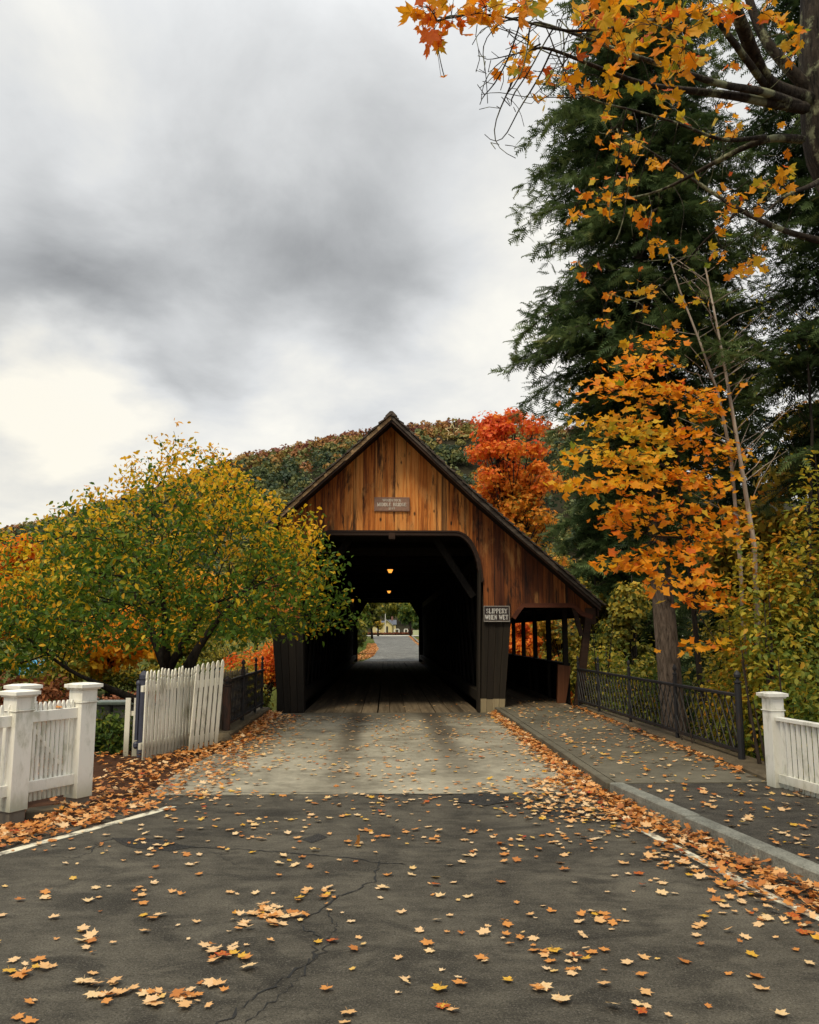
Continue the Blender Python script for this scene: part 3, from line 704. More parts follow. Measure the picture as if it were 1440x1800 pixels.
# ---- lettering: stroke letters with serifs
GL = {'W': [((0, 1), (.26, 0), 1), ((.26, 0), (.5, .9), 0), ((.5, .9), (.74, 0), 1), ((.74, 0), (1, 1), 0)],
      'O': 'o', 'D': [((.15, 0), (.15, 1), 1), ((.15, 1), (.55, 1), 0), ((.55, 1), (.86, .75), 1), ((.86, .75), (.86, .25), 1), ((.86, .25), (.55, 0), 1), ((.55, 0), (.15, 0), 0)],
      'S': [((.82, .8), (.6, 1), 0), ((.6, 1), (.3, .95), 0), ((.3, .95), (.18, .75), 1), ((.18, .75), (.35, .55), 1), ((.35, .55), (.68, .43), 1), ((.68, .43), (.82, .22), 1), ((.82, .22), (.62, .02), 0), ((.62, .02), (.32, .02), 0), ((.32, .02), (.15, .22), 0)],
      'T': [((.5, 0), (.5, 1), 1), ((.05, 1), (.95, 1), 0), ((.05, 1), (.05, .8), 0), ((.95, 1), (.95, .8), 0)],
      'C': [((.86, .78), (.62, 1), 0), ((.62, 1), (.32, .93), 0), ((.32, .93), (.14, .62), 1), ((.14, .62), (.14, .36), 1), ((.14, .36), (.34, .06), 1), ((.34, .06), (.64, 0), 0), ((.64, 0), (.88, .2), 0)],
      'K': [((.15, 0), (.15, 1), 1), ((.15, .42), (.85, 1), 0), ((.38, .6), (.9, 0), 1)],
      'M': [((.1, 0), (.1, 1), 0), ((.1, 1), (.5, .1), 1), ((.5, .1), (.9, 1), 0), ((.9, 1), (.9, 0), 1)],
      'I': [((.5, 0), (.5, 1), 1)], 'L': [((.2, 0), (.2, 1), 1), ((.2, 0), (.85, 0), 0), ((.85, 0), (.85, .22), 0)],
      'E': [((.18, 0), (.18, 1), 1), ((.18, 1), (.82, 1), 0), ((.18, .52), (.66, .52), 0), ((.18, 0), (.85, 0), 0), ((.85, 0), (.85, .2), 0), ((.82, 1), (.82, .82), 0)],
      'B': [((.16, 0), (.16, 1), 1), ((.16, 1), (.6, 1), 0), ((.6, 1), (.76, .85), 1), ((.76, .85), (.74, .65), 1), ((.74, .65), (.5, .53), 0), ((.16, .53), (.55, .53), 0), ((.55, .53), (.84, .36), 1), ((.84, .36), (.8, .12), 1), ((.8, .12), (.6, 0), 0), ((.6, 0), (.16, 0), 0)],
      'R': [((.16, 0), (.16, 1), 1), ((.16, 1), (.6, 1), 0), ((.6, 1), (.78, .82), 1), ((.78, .82), (.74, .6), 1), ((.74, .6), (.5, .48), 0), ((.5, .48), (.16, .48), 0), ((.46, .48), (.9, 0), 1)],
      'G': [((.84, .8), (.6, 1), 0), ((.6, 1), (.32, .93), 0), ((.32, .93), (.14, .62), 1), ((.14, .62), (.14, .36), 1), ((.14, .36), (.34, .06), 1), ((.34, .06), (.62, 0), 0), ((.62, 0), (.84, .12), 0), ((.84, .12), (.84, .45), 1), ((.62, .45), (.95, .45), 0)],
      '1': [((.5, 0), (.5, 1), 1), ((.5, 1), (.3, .82), 0)],
      '9': [((.5, 1), (.22, .86), 0), ((.22, .86), (.2, .6), 1), ((.2, .6), (.48, .44), 0), ((.48, .44), (.76, .6), 0), ((.76, .6), (.78, .82), 1), ((.78, .82), (.5, 1), 0), ((.78, .75), (.66, .25), 1), ((.66, .25), (.34, 0), 0)],
      '6': [((.5, 0), (.78, .14), 0), ((.78, .14), (.8, .4), 1), ((.8, .4), (.52, .56), 0), ((.52, .56), (.24, .4), 0), ((.24, .4), (.22, .18), 1), ((.22, .18), (.5, 0), 0), ((.22, .25), (.34, .75), 1), ((.34, .75), (.66, 1), 0)],
      'P': [((.18, 0), (.18, 1), 1), ((.18, 1), (.62, 1), 0), ((.62, 1), (.82, .84), 1), ((.82, .84), (.78, .58), 1), ((.78, .58), (.55, .45), 0), ((.55, .45), (.18, .45), 0)],
      'Y': [((.5, 0), (.5, .48), 1), ((.5, .48), (.05, 1), 1), ((.5, .48), (.95, 1), 0)],
      'H': [((.14, 0), (.14, 1), 1), ((.86, 0), (.86, 1), 1), ((.14, .5), (.86, .5), 0)],
      'N': [((.12, 0), (.12, 1), 0), ((.12, 1), (.88, 0), 1), ((.88, 0), (.88, 1), 0)]}
GL['O'] = [((.5, 1), (.24, .88), 0), ((.24, .88), (.1, .5), 1), ((.1, .5), (.24, .12), 1), ((.24, .12), (.5, 0), 0), ((.5, 0), (.76, .12), 0), ((.76, .12), (.9, .5), 1), ((.9, .5), (.76, .88), 1), ((.76, .88), (.5, 1), 0)]
SERIF = {'W': [(0, 1), (1, 1), (.5, .95)], 'K': [(.15, 0), (.15, 1), (.85, 1), (.9, 0)], 'M': [(.1, 0), (.9, 0), (.08, 1), (.92, 1)], 'I': [(.5, 0), (.5, 1)], 'L': [(.2, 1), (.2, 0)], 'T': [(.5, 0)],
         'D': [(.15, 0), (.15, 1)], 'E': [(.18, 0), (.18, 1)], 'B': [(.16, 0), (.16, 1)], 'R': [(.16, 0), (.16, 1), (.9, 0)], '1': [(.5, 0)], 'P': [(.18, 0), (.18, 1)], 'Y': [(.5, 0), (.05, 1), (.95, 1)],
         'H': [(.14, 0), (.14, 1), (.86, 0), (.86, 1)], 'N': [(.12, 0), (.12, 1), (.88, 1)]}
def lettering(mb, text, cx, z, h, width, y):
    adv = {'I': .55, '1': .6, ' ': .7, 'M': 1.15, 'W': 1.25}
    tot = sum(adv.get(c, .92) for c in text); s = width / tot; x = cx - width / 2
    for c in text:
        a = adv.get(c, .92)
        if c != ' ':
            w = s * a * .86; x0 = x + s * a * .07
            for p, q, thick in GL[c]:
                t = h * (.17 if thick else .10)
                A = np.array([x0 + p[0] * w, y, z + p[1] * h]); B = np.array([x0 + q[0] * w, y, z + q[1] * h]); d = norm(B - A) * t * .35
                mb.bar(A - d, B + d, t, .006, (0, 1, 0))
            for p in SERIF.get(c, []):
                A = np.array([x0 + p[0] * w, y - .0005, z + p[1] * h]); l = w * .17 if c not in 'I1' else w * .34
                mb.bar(A - (l, 0, 0), A + (l, 0, 0), h * .09, .006, (0, 1, 0))
        x += s * a
def flat(name, col, rough=.5):
    m, nt, b = new_mat(name); n = noise(nt, objco(nt), 14, 4, .6)
    d = tuple(c * .72 for c in col); nt.links.new(ramp(nt, n, [(.3, d), (.65, col)]), b.inputs['Base Color']); b.inputs['Roughness'].default_value = rough; return m
M_CREAM = flat('cream lettering', (.88, .83, .70)); M_WL = flat('white lettering', (.78, .77, .72)); M_BSIGN = flat('brown sign paint', (.30, .165, .105)); M_KSIGN = flat('black sign paint', (.028, .018, .016))
s1 = thing('name_sign', 'brown board with cream bridge name and year fixed to the gable boards', 'sign', (.12, D - .05, 4.86))
a = at(658, 874, D - .03); c = at(720, 899, D - .03)
MB().box(a[0], c[0], D - .045, D - .018, c[2], a[2]).obj('board', M_BSIGN, s1, bevel=.004)
mb = MB()
for q in ((a[0] + .018, c[0] - .018, c[2] + .018, c[2] + .024), (a[0] + .018, c[0] - .018, a[2] - .024, a[2] - .018), (a[0] + .018, a[0] + .024, c[2] + .0245, a[2] - .0245), (c[0] - .024, c[0] - .018, c[2] + .0245, a[2] - .0245)):
    mb.box(q[0], q[1], D - .049, D - .0455, q[2], q[3])
mb.obj('border', M_BSIGN, s1)
mb = MB(); cx = (a[0] + c[0]) / 2; H_ = a[2] - c[2]
lettering(mb, 'WOODSTOCK', cx, c[2] + H_ * .70, H_ * .165, .44, D - .0475); lettering(mb, 'MIDDLE BRIDGE', cx, c[2] + H_ * .37, H_ * .22, .70, D - .0475); lettering(mb, '1969', cx, c[2] + H_ * .12, H_ * .165, .155, D - .0475)
mb.obj('lettering', M_CREAM, s1)
s2 = thing('warning_sign', 'dark slippery when wet board with white letters on the pillar top', 'sign', (2.6, D - .06, 2.25))
a = at(850, 1065, D - .06); c = at(896, 1093, D - .06)
MB().box(a[0], c[0], D - .085, D - .055, c[2], a[2]).obj('board', M_KSIGN, s2, bevel=.004)
mb = MB(); e = .018
mb.box(a[0], c[0], D - .095, D - .0855, a[2] - e, a[2]); mb.box(a[0], c[0], D - .105, D - .0855, c[2], c[2] + e * 1.3); mb.box(a[0], a[0] + e * .8, D - .095, D - .0855, c[2] + e * 1.31, a[2] - e - .001); mb.box(c[0] - e * .8, c[0], D - .095, D - .0855, c[2] + e * 1.31, a[2] - e - .001)
mb.obj('frame', flat('grey sign frame', (.30, .28, .25)), s2)
mb = MB(); cx = (a[0] + c[0]) / 2; H_ = a[2] - c[2]
lettering(mb, 'SLIPPERY', cx, c[2] + H_ * .54, H_ * .27, .50, D - .0875); lettering(mb, 'WHEN WET', cx, c[2] + H_ * .15, H_ * .27, .54, D - .0875)
mb.obj('lettering', M_WL, s2)
# ---- lanterns
m_glow, nt, b = new_mat('lamp glow'); b.inputs['Base Color'].default_value = (.9, .5, .12, 1); b.inputs['Emission Color'].default_value = (1, .36, .05, 1); b.inputs['Emission Strength'].default_value = 1.0
for k, (px, py, Yd, lab) in enumerate(((686, 1003, 27.4, 'lit amber lantern under the bridge ceiling, the larger and nearer one'), (684, 1040, 41.3, 'small lit amber lantern deep in the bridge just above the far opening'))):
    p = at(px, py, Yd); t = thing('ceiling_lantern', lab, 'lantern', p, group='amber lanterns under the bridge ceiling')
    x0, y0, z0 = p
    MB().lathe((x0, y0, z0), [(.045, -.075), (.095, .03), (.098, .035)], 8).obj('lamp_shade', m_glow, t)
    MB().lathe((x0, y0, z0), [(.11, .036), (.10, .06), (.03, .10)], 8).obj('lamp_cap', M_IRON, t)
    MB().lathe((x0, y0, z0), [(.012, .101), (.012, 4.28 - z0)], 6).obj('lamp_rod', M_IRON, t)

# ------------------------------------------------------------------ iron railings
def finial(mb, x, y, z, r):
    mb.lathe((x, y, z), [(r * .55, 0), (r * 1.15, .01), (r * 1.15, .03), (r * .6, .04), (r * .5, .07), (r * 1.0, .085), (r * 1.05, .12), (r * .7, .15), (r * .15, .175)], 10)
def railing(name, label, A, B, post_t, spacing, tilt_top=(0, 0), h=1.0, z0=.16, first_rusty=False):
    A = np.array([*A, 0.]); B = np.array([*B, 0.]); L = np.linalg.norm(B - A); d = (B - A) / L
    root = thing(name, label, 'railing', A)
    up = np.array([0, 0, 1.]); M = M_IRON
    MB().bar(A + up * h, B + up * h, .06, .045).obj('top_rail', M, root, bevel=.008)
    MB().bar(A + up * (z0 + .03), B + up * (z0 + .03), .05, .04).obj('bottom_rail', M, root)
    for i, (t, r, hh) in enumerate(post_t):
        p = A + d * L * t; mb = MB(); mb.lathe((p[0], p[1], -.05), [(r, 0), (r, h + .05 + hh * .3)], 10); finial(mb, p[0], p[1], h + hh * .3, r)
        mb.obj('railing_post', M_RUST if (first_rusty and i == 0) else M, root, smooth=False)
    n = int(L / spacing); sp = L / n; me = {}
    lean = sp * 2.0; za, zb = z0 + .05, h - .022
    for i in range(-1, n + 1):
        for s, off in ((1, -.008), (-1, .008)):
            u0 = sp * i + (0 if s > 0 else lean); u1 = sp * i + (lean if s > 0 else 0)
            c0, c1 = 0.0, 1.0                       # cut the bar where it meets the end posts
            if u0 < 0: c0 = u0 / (u0 - u1)
            if u0 > L: c0 = (u0 - L) / (u0 - u1)
            if u1 < 0: c1 = u0 / (u0 - u1)
            if u1 > L: c1 = (u0 - L) / (u0 - u1)
            if c1 - c0 < .05: continue
            a = A + d * (u0 + (u1 - u0) * c0) + up * (zb - za) * c0; b_ = A + d * (u0 + (u1 - u0) * c1) + up * (zb - za) * (c1 - 1)
            q = np.cross(d, up) * off
            MB().bar(a + q + up * (z0 + .05), b_ + q + up * (h - .022), .013, .010).obj('lattice_bar', M_LATT if h > .99 else M, root)
    return root
rA, rB = (4.62, 10.93), (4.42, 19.2)
railing('iron_railing', 'long black iron lattice railing between the footway and the white fence', rA, rB, [(0, .045, .5), (.27, .032, .5), (.55, .03, .5), (.80, .03, .5), (1, .03, .4)], .205, z0=.26)
MB().slab([(4.36, 9.7), (4.80, 10.0), (4.86, 10.8), (4.64, 19.35), (4.41, 19.35), (4.41, 10.6)], -.6, .19).obj('railing_plinth', M_LEDGE, kind='structure', bevel=.03)
railing('iron_railing', 'short dark iron lattice railing beside the left bridge pillar', (-2.78, 14.75), (-2.80, 19.3), [(.015, .075, -.3), (.38, .04, .5), (.74, .03, .5), (.95, .03, .5)], .15, h=.98, z0=.2, first_rusty=True)
MB().slab([(-2.95, 14.4), (-2.64, 14.4), (-2.64, 19.4), (-2.95, 19.4)], -.6, .14).obj('railing_plinth', M_LEDGE, kind='structure', bevel=.03)

# ------------------------------------------------------------------ picket fences
def picket_mesh(name, w, t, h, mat, top='point'):
    if top == 'point': pts = [(-w / 2, 0), (w / 2, 0), (w / 2, h - .13), (w * .36, h - .115), (w * .5, h - .085), (0 + w * .05, h), (-w * .05, h), (-w * .5, h - .085), (-w * .36, h - .115), (-w / 2, h - .13)]
    elif top == 'gothic': pts = [(-w / 2, 0), (w / 2, 0), (w / 2, h - .15), (w * .30, h - .135), (w * .5, h - .10), (w * .34, h - .03), (0, h), (-w * .34, h - .03), (-w * .5, h - .10), (-w * .30, h - .135), (-w / 2, h - .15)]
    elif top == 'round': pts = [(-w / 2, 0), (w / 2, 0), (w / 2, h - .03), (w * .2, h), (-w * .2, h), (-w / 2, h - .03)]
    else: pts = [(-w / 2, 0), (w / 2, 0), (w / 2, h), (-w / 2, h)]
    return MB().prism_y(pts, -t / 2, t / 2).mesh(name, mat)
def place(name, me, loc, rz, parent, lean=0.0):
    o = bpy.data.objects.new(name, me); COL.objects.link(o); o.parent = parent
    o.location = Vector([float(c) for c in loc]) - Vector(parent.location); o.rotation_euler = (0, lean, rz); return o
def capped_post(root, x, y, rz, w, h, z0=0.0):
    mb = MB()
    c, s = math.cos(rz), math.sin(rz)
    def bx(hw, za, zb, hw2=None):
        hw2 = hw if hw2 is None else hw2
        r = [(-1, -1), (1, -1), (1, 1), (-1, 1)]
        mb.hexa([(x + hw * (i * c - j * s), y + hw * (i * s + j * c), za) for i, j in r], [(x + hw2 * (i * c - j * s), y + hw2 * (i * s + j * c), zb) for i, j in r])
    bx(w / 2, z0, h - .19); bx(w / 2 + .012, h - .189, h - .175); bx(w / 2, h - .174, h - .05)
    body = mb.obj('fence_post', M_WHITE, root, bevel=.004); mb = MB()
    bx(w / 2 + .018, h - .049, h - .030, w / 2 + .026); bx(w / 2 + .040, h - .0295, h + .006); bx(w / 2 + .036, h + .0062, h + .020, w / 2 * .80)
    mb.obj('post_cap', M_WHITE, body, bevel=.0015)
A1 = gnd(20, 1437); C1 = gnd(136, 1412); B1 = np.array([-4.02, 9.45, 0])
dA = norm(C1 - A1); rz = math.atan2(dA[1], dA[0]); zt = 1.22
nf = thing('picket_gate_fence', 'clean white picket fence with three square capped posts by the road', 'fence', A1)
for p, hh in ((A1, zt), (C1, zt + .03), (B1, zt + .01)):
    capped_post(nf, p[0], p[1], rz, .205, hh, .07)
    mb = MB(); mb.bar((p[0], p[1], -.1), (p[0], p[1], .069), .17, .17, (dA[0], dA[1], 0)); mb.obj('post_foot', M_GREYW, nf)
Lg = np.linalg.norm(C1 - A1); nrm_f = np.array([dA[1], -dA[0], 0])
def rails(a, b_, root, mat, zs, w, t, off=0.0, name='rail'):
    for z in zs: MB().bar(a + np.array([0, 0, z]) + nrm_f * off, b_ + np.array([0, 0, z]) + nrm_f * off, t, w).obj(name, mat, root, bevel=.004)
rails(A1 + dA * .1, C1 - dA * .1, nf, M_WHITE, (.96, .27), .11, .04, .03)
pm = picket_mesh('picket', .032, .024, .98, M_WHITE, 'round')
for i in range(10):
    p = A1 + dA * (.14 + (Lg - .28) * i / 9); place('picket', pm, (p[0] - nrm_f[0] * .0, p[1], .12), rz, nf)
MB().bar(A1 + dA * .12 + np.array([0, 0, .92]) - nrm_f * .035, C1 - dA * .12 + np.array([0, 0, .28]) - nrm_f * .035, .03, .09, nrm_f).obj('diagonal_brace', M_DIRTYW, nf)
A2 = A1 - dA * 1.4
rails(A2, A1 - dA * .1, nf, M_WHITE, (.94, .27), .11, .04, .03)
for i in range(16): p = A2 + dA * (.02 + 1.28 * i / 15); place('picket', pm, (p[0], p[1], .12), rz, nf)
rails(B1 - dA * 1.0, B1 - dA * .1, nf, M_WHITE, (.94, .27), .11, .04, .03)
# flat stone under the gate
MB().slab([(-3.62, 8.75), (-3.32, 8.95), (-3.36, 9.15), (-3.68, 8.95)], -.06, .03).obj('flat_stone', M_LEDGE, None, bevel=.012, label='flat mossy stone lying under the white picket gate', cat='stone')

# dirty open gate of close pickets
P0 = gnd(252, 1334); P1 = gnd(338, 1313); P1 = P0 + (P1 - P0)
d1 = norm(P1 - P0); r1 = math.atan2(d1[1], d1[0]); L1 = np.linalg.norm(P1 - P0); n1_ = np.array([d1[1], -d1[0], 0])
g1 = thing('picket_gate', 'weathered white gate of thin close-set pickets standing in fallen leaves', 'gate', P0)
pm1 = picket_mesh('picket', .052, .022, 1.27, M_DIRTYW, 'gothic')
for i in range(15):
    p = P0 + d1 * (L1 * i / 14); o = place('picket', pm1, (p[0], p[1], random.uniform(-.02, .03)), r1, g1, random.uniform(-.006, .012))
for z in (1.0, .18): MB().bar(P0 - d1 * .06 + (0, 0, z) - n1_ * .035, P1 + d1 * .02 + (0, 0, z) - n1_ * .035, .04, .09).obj('rail', M_DIRTYW, g1)
# leaning gate with wider pickets
Q0 = np.array([-3.085, 13.25, .03]); Q1 = np.array([-2.735, 13.78, .10]); d2 = norm((Q1 - Q0) * (1, 1, 0)); r2 = math.atan2(d2[1], d2[0]); n2_ = np.array([d2[1], -d2[0], 0])
Q0 -= n2_ * -.06
g2 = thing('picket_gate', 'leaning white gate of six wide-spaced pickets propped beside the iron railing', 'gate', Q0)
pm2 = picket_mesh('picket', .066, .022, 1.32, M_DIRTYW, 'gothic'); ln = .075
L2 = np.linalg.norm(Q1 - Q0)
for i in range(6):
    p = Q0 + d2 * (L2 * .84 * i / 5) + n2_ * .03; place('picket', pm2, (p[0], p[1], Q0[2] - .02 + .012 * i), r2, g2, ln)
for z, x0, x1 in ((.98, .10, .78), (.13, -.02, .66)): MB().bar(Q0 + d2 * (L2 * .9 * x0 + .02) + (0, 0, z), Q0 + d2 * (L2 * .9 * x1 + .22) + (0, 0, z + .035), .035, .11).obj('rail', M_DIRTYW, g2)
MB().bar(Q0 + d2 * .04 + (0, 0, .2) - n2_ * .03, Q0 + d2 * .52 + (0, 0, .95) - n2_ * .03, .02, .08).obj('diagonal_brace', M_GREYW, g2)
# stone at the foot of the leaning gate
bm = bmesh.new(); bmesh.ops.create_icosphere(bm, subdivisions=2, radius=.15)
for v_ in bm.verts: v_.co = Vector((v_.co.x * 1.3, v_.co.y, v_.co.z * .75)) * (1 + random.uniform(-.08, .08)) + Vector((-2.72, 14.15, .06))
me = bpy.data.meshes.new('stone'); bm.to_mesh(me); bm.free(); me.materials.append(M_LEDGE)
tag(link('stone', me), 'rounded pale stone under the low end of the leaning gate', 'stone')
# gate post with pale board ends
gp = gnd(246, 1326); gpt = thing('gate_post', 'blue-grey iron gate post with round cap left of the close-set pickets', 'post', gp)
MB().lathe((gp[0] - .02, gp[1] + .1, -.1), [(.055, 0), (.055, 1.2), (.068, 1.21), (.07, 1.27), (.05, 1.31), (.015, 1.335)], 12).obj('shaft', M_BLUEGREY, gpt)
MB().box(gp[0] - .11, gp[0] - .07, gp[1] + .05, gp[1] + .12, .2, 1.02).obj('hanging_bar', M_BLUEGREY, gpt)
MB().lathe((gp[0] - .09, gp[1] + .085, 1.03), [(.02, -.03), (.045, 0), (.045, .03), (.02, .06)], 10).obj('hinge_ball', M_BLUEGREY, gpt)
MB().lathe((gp[0] - .09, gp[1] + .085, .12), [(.02, -.05), (.045, -.02), (.045, .03), (.02, .06)], 10).obj('hinge_ball', M_BLUEGREY, gpt)
wb = thing('picket_bundle', 'two short pale boards standing edge-on behind the blue-grey gate post', 'boards', (gp[0] - .2, gp[1] + .2, 0))
for dx in (-.30, -.17): MB().box(gp[0] + dx, gp[0] + dx + .075, gp[1] + .16, gp[1] + .19, -.06, .82).obj('plank', M_DIRTYW, wb)
MB().box(gp[0] - .31, gp[0] - .08, gp[1] + .192, gp[1] + .22, .55, .62).obj('rail', M_DIRTYW, wb)
# grey picket fence behind the left railing
gf = thing('picket_fence', 'grey-brown weathered picket fence standing behind the left iron railing', 'fence', (-3.2, 15.2, 0))
pm3 = picket_mesh('picket', .06, .02, 1.12, M_GREYW, 'gothic')
for i in range(26): place('picket', pm3, (-3.30 + .012 * i, 15.0 + .13 * i, -.05 + random.uniform(-.02, .02)), R(86), gf)
for z in (.25, .85): MB().bar((-3.33, 14.95, z), (-3.03, 18.3, z), .04, .08).obj('rail', M_GREYW, gf)
gpo = MB(); gpo.lathe((-3.08, 15.3, -.1), [(.05, 0), (.05, 1.15), (.085, 1.16), (.085, 1.2), (.05, 1.21), (.08, 1.25), (.08, 1.29), (.03, 1.33)], 12); gpo.obj('fence_post', M_IRON, gf)
# right white fence
RP = np.array([4.37, 9.42, 0]); RE = np.array([4.86, 6.3, 0]); d3 = norm(RE - RP); r3 = math.atan2(d3[1], d3[0]); n3 = np.array([d3[1], -d3[0], 0]); L3 = np.linalg.norm(RE - RP)
rf = thing('picket_fence', 'bright white baluster fence with capped post along the sidewalk edge', 'fence', RP)
capped_post(rf, RP[0], RP[1], r3, .165, 1.13, .06)
capped_post(rf, RE[0], RE[1], r3, .165, 1.13, .06)
MB().bar(RP + d3 * .09 + (0, 0, .86), RE - d3 * .09 + (0, 0, .86), .085, .04).obj('top_rail', M_WHITE, rf, bevel=.004)
MB().bar(RP + d3 * .09 + (0, 0, .22) + n3 * .03, RE - d3 * .09 + (0, 0, .22) + n3 * .03, .035, .09).obj('bottom_rail', M_WHITE, rf)
pm4 = picket_mesh('picket', .042, .026, .79, M_WHITE, 'flat')
for i in range(33):
    p = RP + d3 * (.15 + (L3 - .3) * i / 32) - n3 * .0; place('picket', pm4, (p[0], p[1], .05), r3, rf)

# ------------------------------------------------------------------ trees
def rvec(n): return norm(rng.normal(size=(n, 3)))
def colonize(nodes, parents, attr, step, infl, kill, iters=200, bias=(0, 0, .08)):
    """space colonization: returns node positions and parent indices"""
    P = [np.array(p, float) for p in nodes]; par = list(parents); attr = np.array(attr, float)
    nch = {}
    best = np.full(len(attr), 1e9); bi = np.zeros(len(attr), int); alive = np.ones(len(attr), bool); new = list(range(len(P))); bias = np.array(bias)
    for _ in range(iters):
        for k in new:
            d = np.linalg.norm(attr - P[k], axis=1); mk = d < best; best[mk] = d[mk]; bi[mk] = k
        alive &= best > kill
        act = alive & (best < infl)
        if not act.any(): break
        new = []
        idx = bi[act]; dirs = norm(attr[act] - np.array(P)[idx])
        acc = {}
        for k, dv in zip(idx, dirs): acc[k] = acc.get(k, 0) + dv
        for k, dv in acc.items():
            nch[k] = nch.get(k, 0) + 1
            if nch[k] > 3: alive[bi == k] = False; continue
            dv = dv / max(np.linalg.norm(dv), 1e-6) + bias + rng.normal(size=3) * .12
            q = P[k] + step * dv / np.linalg.norm(dv)
            P.append(q); par.append(k); new.append(len(P) - 1)
        if len(P) > 9000: break
    return np.array(P), np.array(par)
def radii(par, r0, e=2.4, rmax=9.0, keep=None):
    n = len(par); acc = np.zeros(n)
    for i in range(n - 1, -1, -1):
        r = r0 if acc[i] == 0 else acc[i]
        acc[i] = r
        if par[i] >= 0: acc[par[i]] += r
    return np.minimum(r0 * (acc / r0) ** (1 / e), rmax)
def tree_mesh(P, par, rad, name, mat, parent, fixed=None, nmin=4):
    ch = {}
    for i, p in enumerate(par): ch.setdefault(p, []).append(i)
    if fixed is not None: rad = np.maximum(rad, fixed)
    mb = MB(); stack = [i for i in ch.get(-1, [])]; starts = [(None, i) for i in stack]
    while starts:
        s, i = starts.pop(); chain = ([s] if s is not None else []) + [i]; rr = [min(rad[i] * 1.15, rad[s])] if s is not None else []
        rr.append(rad[i])
        while i in ch:
            kids = sorted(ch[i], key=lambda k: -rad[k])
            for k in kids[1:]: starts.append((i, k))
            i = kids[0]; chain.append(i); rr.append(rad[i])
        if len(chain) > 1:
            q = P[chain]
            for _ in range(4 if len(q) > 3 else 0): q[1:-1] = (q[:-2] + 2 * q[1:-1] + q[2:]) / 4
            mb.tube(q, rr, 10 if rr[0] > .06 else (6 if rr[0] > .02 else nmin))
    return mb.obj(name, mat, parent, smooth=True)
def ellip(n, c, r, shell=.0):
    d = rvec(n); t = rng.random(n) ** (1 / 3); t = shell + (1 - shell) * t
    return np.array(c) + d * t[:, None] * np.array(r)
def crown_obj(name, tmpl, pos, nrm, dr, size, tone, mat, parent, curl=None, kind='stuff'):
    V, F = scatter(tmpl, pos, nrm, dr, size, curl)
    o = link(name, tri_mesh(name, V, F, mat, np.repeat(tone, len(tmpl[1]))), parent)
    if kind: o['kind'] = kind
    return o
def leaves_on(P, rad, thr, per, spread, size, droop=.5, up=.8):
    idx = np.where(rad < thr)[0]; idx = np.repeat(idx, per)
    pos = P[idx] + rng.normal(size=(len(idx), 3)) * spread
    n = rvec(len(idx)) * .8 + np.array([0, 0, up]); d = rvec(len(idx)) + np.array([0, 0, -droop])
    return pos, norm(n), norm(d), size * (.6 + .7 * rng.random(len(idx)))
def clump_noise(p, s, seed):
    r = np.random.default_rng(seed); k = r.normal(size=(7, 3)) / s; ph = r.random(7) * 6.28
    return np.sin(p @ k.T + ph).mean(1)

# ---- the green and yellow tree by the left gate
TB = np.array([-4.12, 15.9, -.55])
t1 = thing('broadleaf_tree', 'low spreading green and yellow tree with dark forked trunk behind the picket gates', 'tree', TB)
cen = np.array([-4.22, 15.6, 1.7])
def dome(n):
    d = rvec(n * 3); d = d[d[:, 2] > -.30][:n]; t = .25 + .75 * rng.random(len(d)) ** .42
    p = d * t[:, None] * np.array([3.72, 2.7, 4.05]); p[:, 2] = np.where(p[:, 2] < 0, p[:, 2] * .8, p[:, 2])
    # flatter shoulders, domed middle
    rr = np.hypot(p[:, 0] / 3.65, p[:, 1] / 2.7); p[:, 2] = np.where(p[:, 2] > 0, p[:, 2] * (1 - .10 * np.sin(np.clip(rr, 0, 1) * 3.1)), p[:, 2])
    p[:, 2] = np.where(p[:, 2] > 0, p[:, 2] * np.interp(p[:, 0], [-3.6, -2.2, -.8, .2, 2.4, 3.6], [.78, .80, .94, 1.0, .90, .86]), p[:, 2]); lump = 1 + .24 * clump_noise(p, .75, 5); p *= lump[:, None]
    lim = np.interp(p[:, 0], [-4, -2.6, -1.4, 1.5, 2.6, 4], [-.95, -.75, -.05, .0, .2, .42])      # the skirt hangs lowest on the left
    p = p[p[:, 2] > lim - .12 * rng.random(len(p))]
    return cen + p
at1 = dome(4600); at1 = at1[(at1[:, 1] < 18.5) | (at1[:, 0] < -3.3)]
stems = [TB, TB + (.02, 0, .9), TB + (.0, 0, 1.62)]; pr = [-1, 0, 1]
for v_ in [(-.75, -.1, .35, -1.5, -.2, .62, -1.1), (.55, .15, .5, 1.0, .25, 1.2, 0), (.05, -.3, .6, .1, -.6, 1.5, 0), (-.35, .4, .6, -.7, .7, 1.3, 0), (.35, -.2, .55, .7, -.5, 1.25, 0)]:
    k = len(stems); b0 = stems[1] if v_[6] else stems[2]
    stems += [b0 + np.array(v_[:3]), b0 + np.array(v_[3:6])]; pr += [1 if v_[6] else 2, k]
# a second stem rising beside the first, as the photograph's fork shows
k = len(stems); stems += [TB + (-.28, .1, .0), TB + (-.30, .1, .7), TB + (-.55, .2, 1.5)]; pr += [0, k, k + 1]
P, par = colonize(stems, pr, at1, .16, 2.2, .20, 120, (0, 0, .03))
rd = radii(par, .0042, 2.35, .17); fx = np.zeros(len(P)); fx[:3] = (.21, .17, .155); fx[3:13] = [.075, .06] * 5; fx[13:16] = (.12, .11, .08)
tree_mesh(P, par, rd, 'trunk', M_BARK, t1, fx)
pos, nr, dr, sz = leaves_on(P, rd, .011, 10, .11, .108, .7, .6)
n_extra = len(pos)
hgt = (pos[:, 2] - 1.2) / 4.4; q = (pos - cen) / np.array([3.65, 2.7, 3.75]); rr = np.linalg.norm(q, axis=1)
keep = rng.random(len(pos)) < np.clip(1.0 - .35 * np.clip(hgt - .75, 0, 1) * 3, .45, 1)
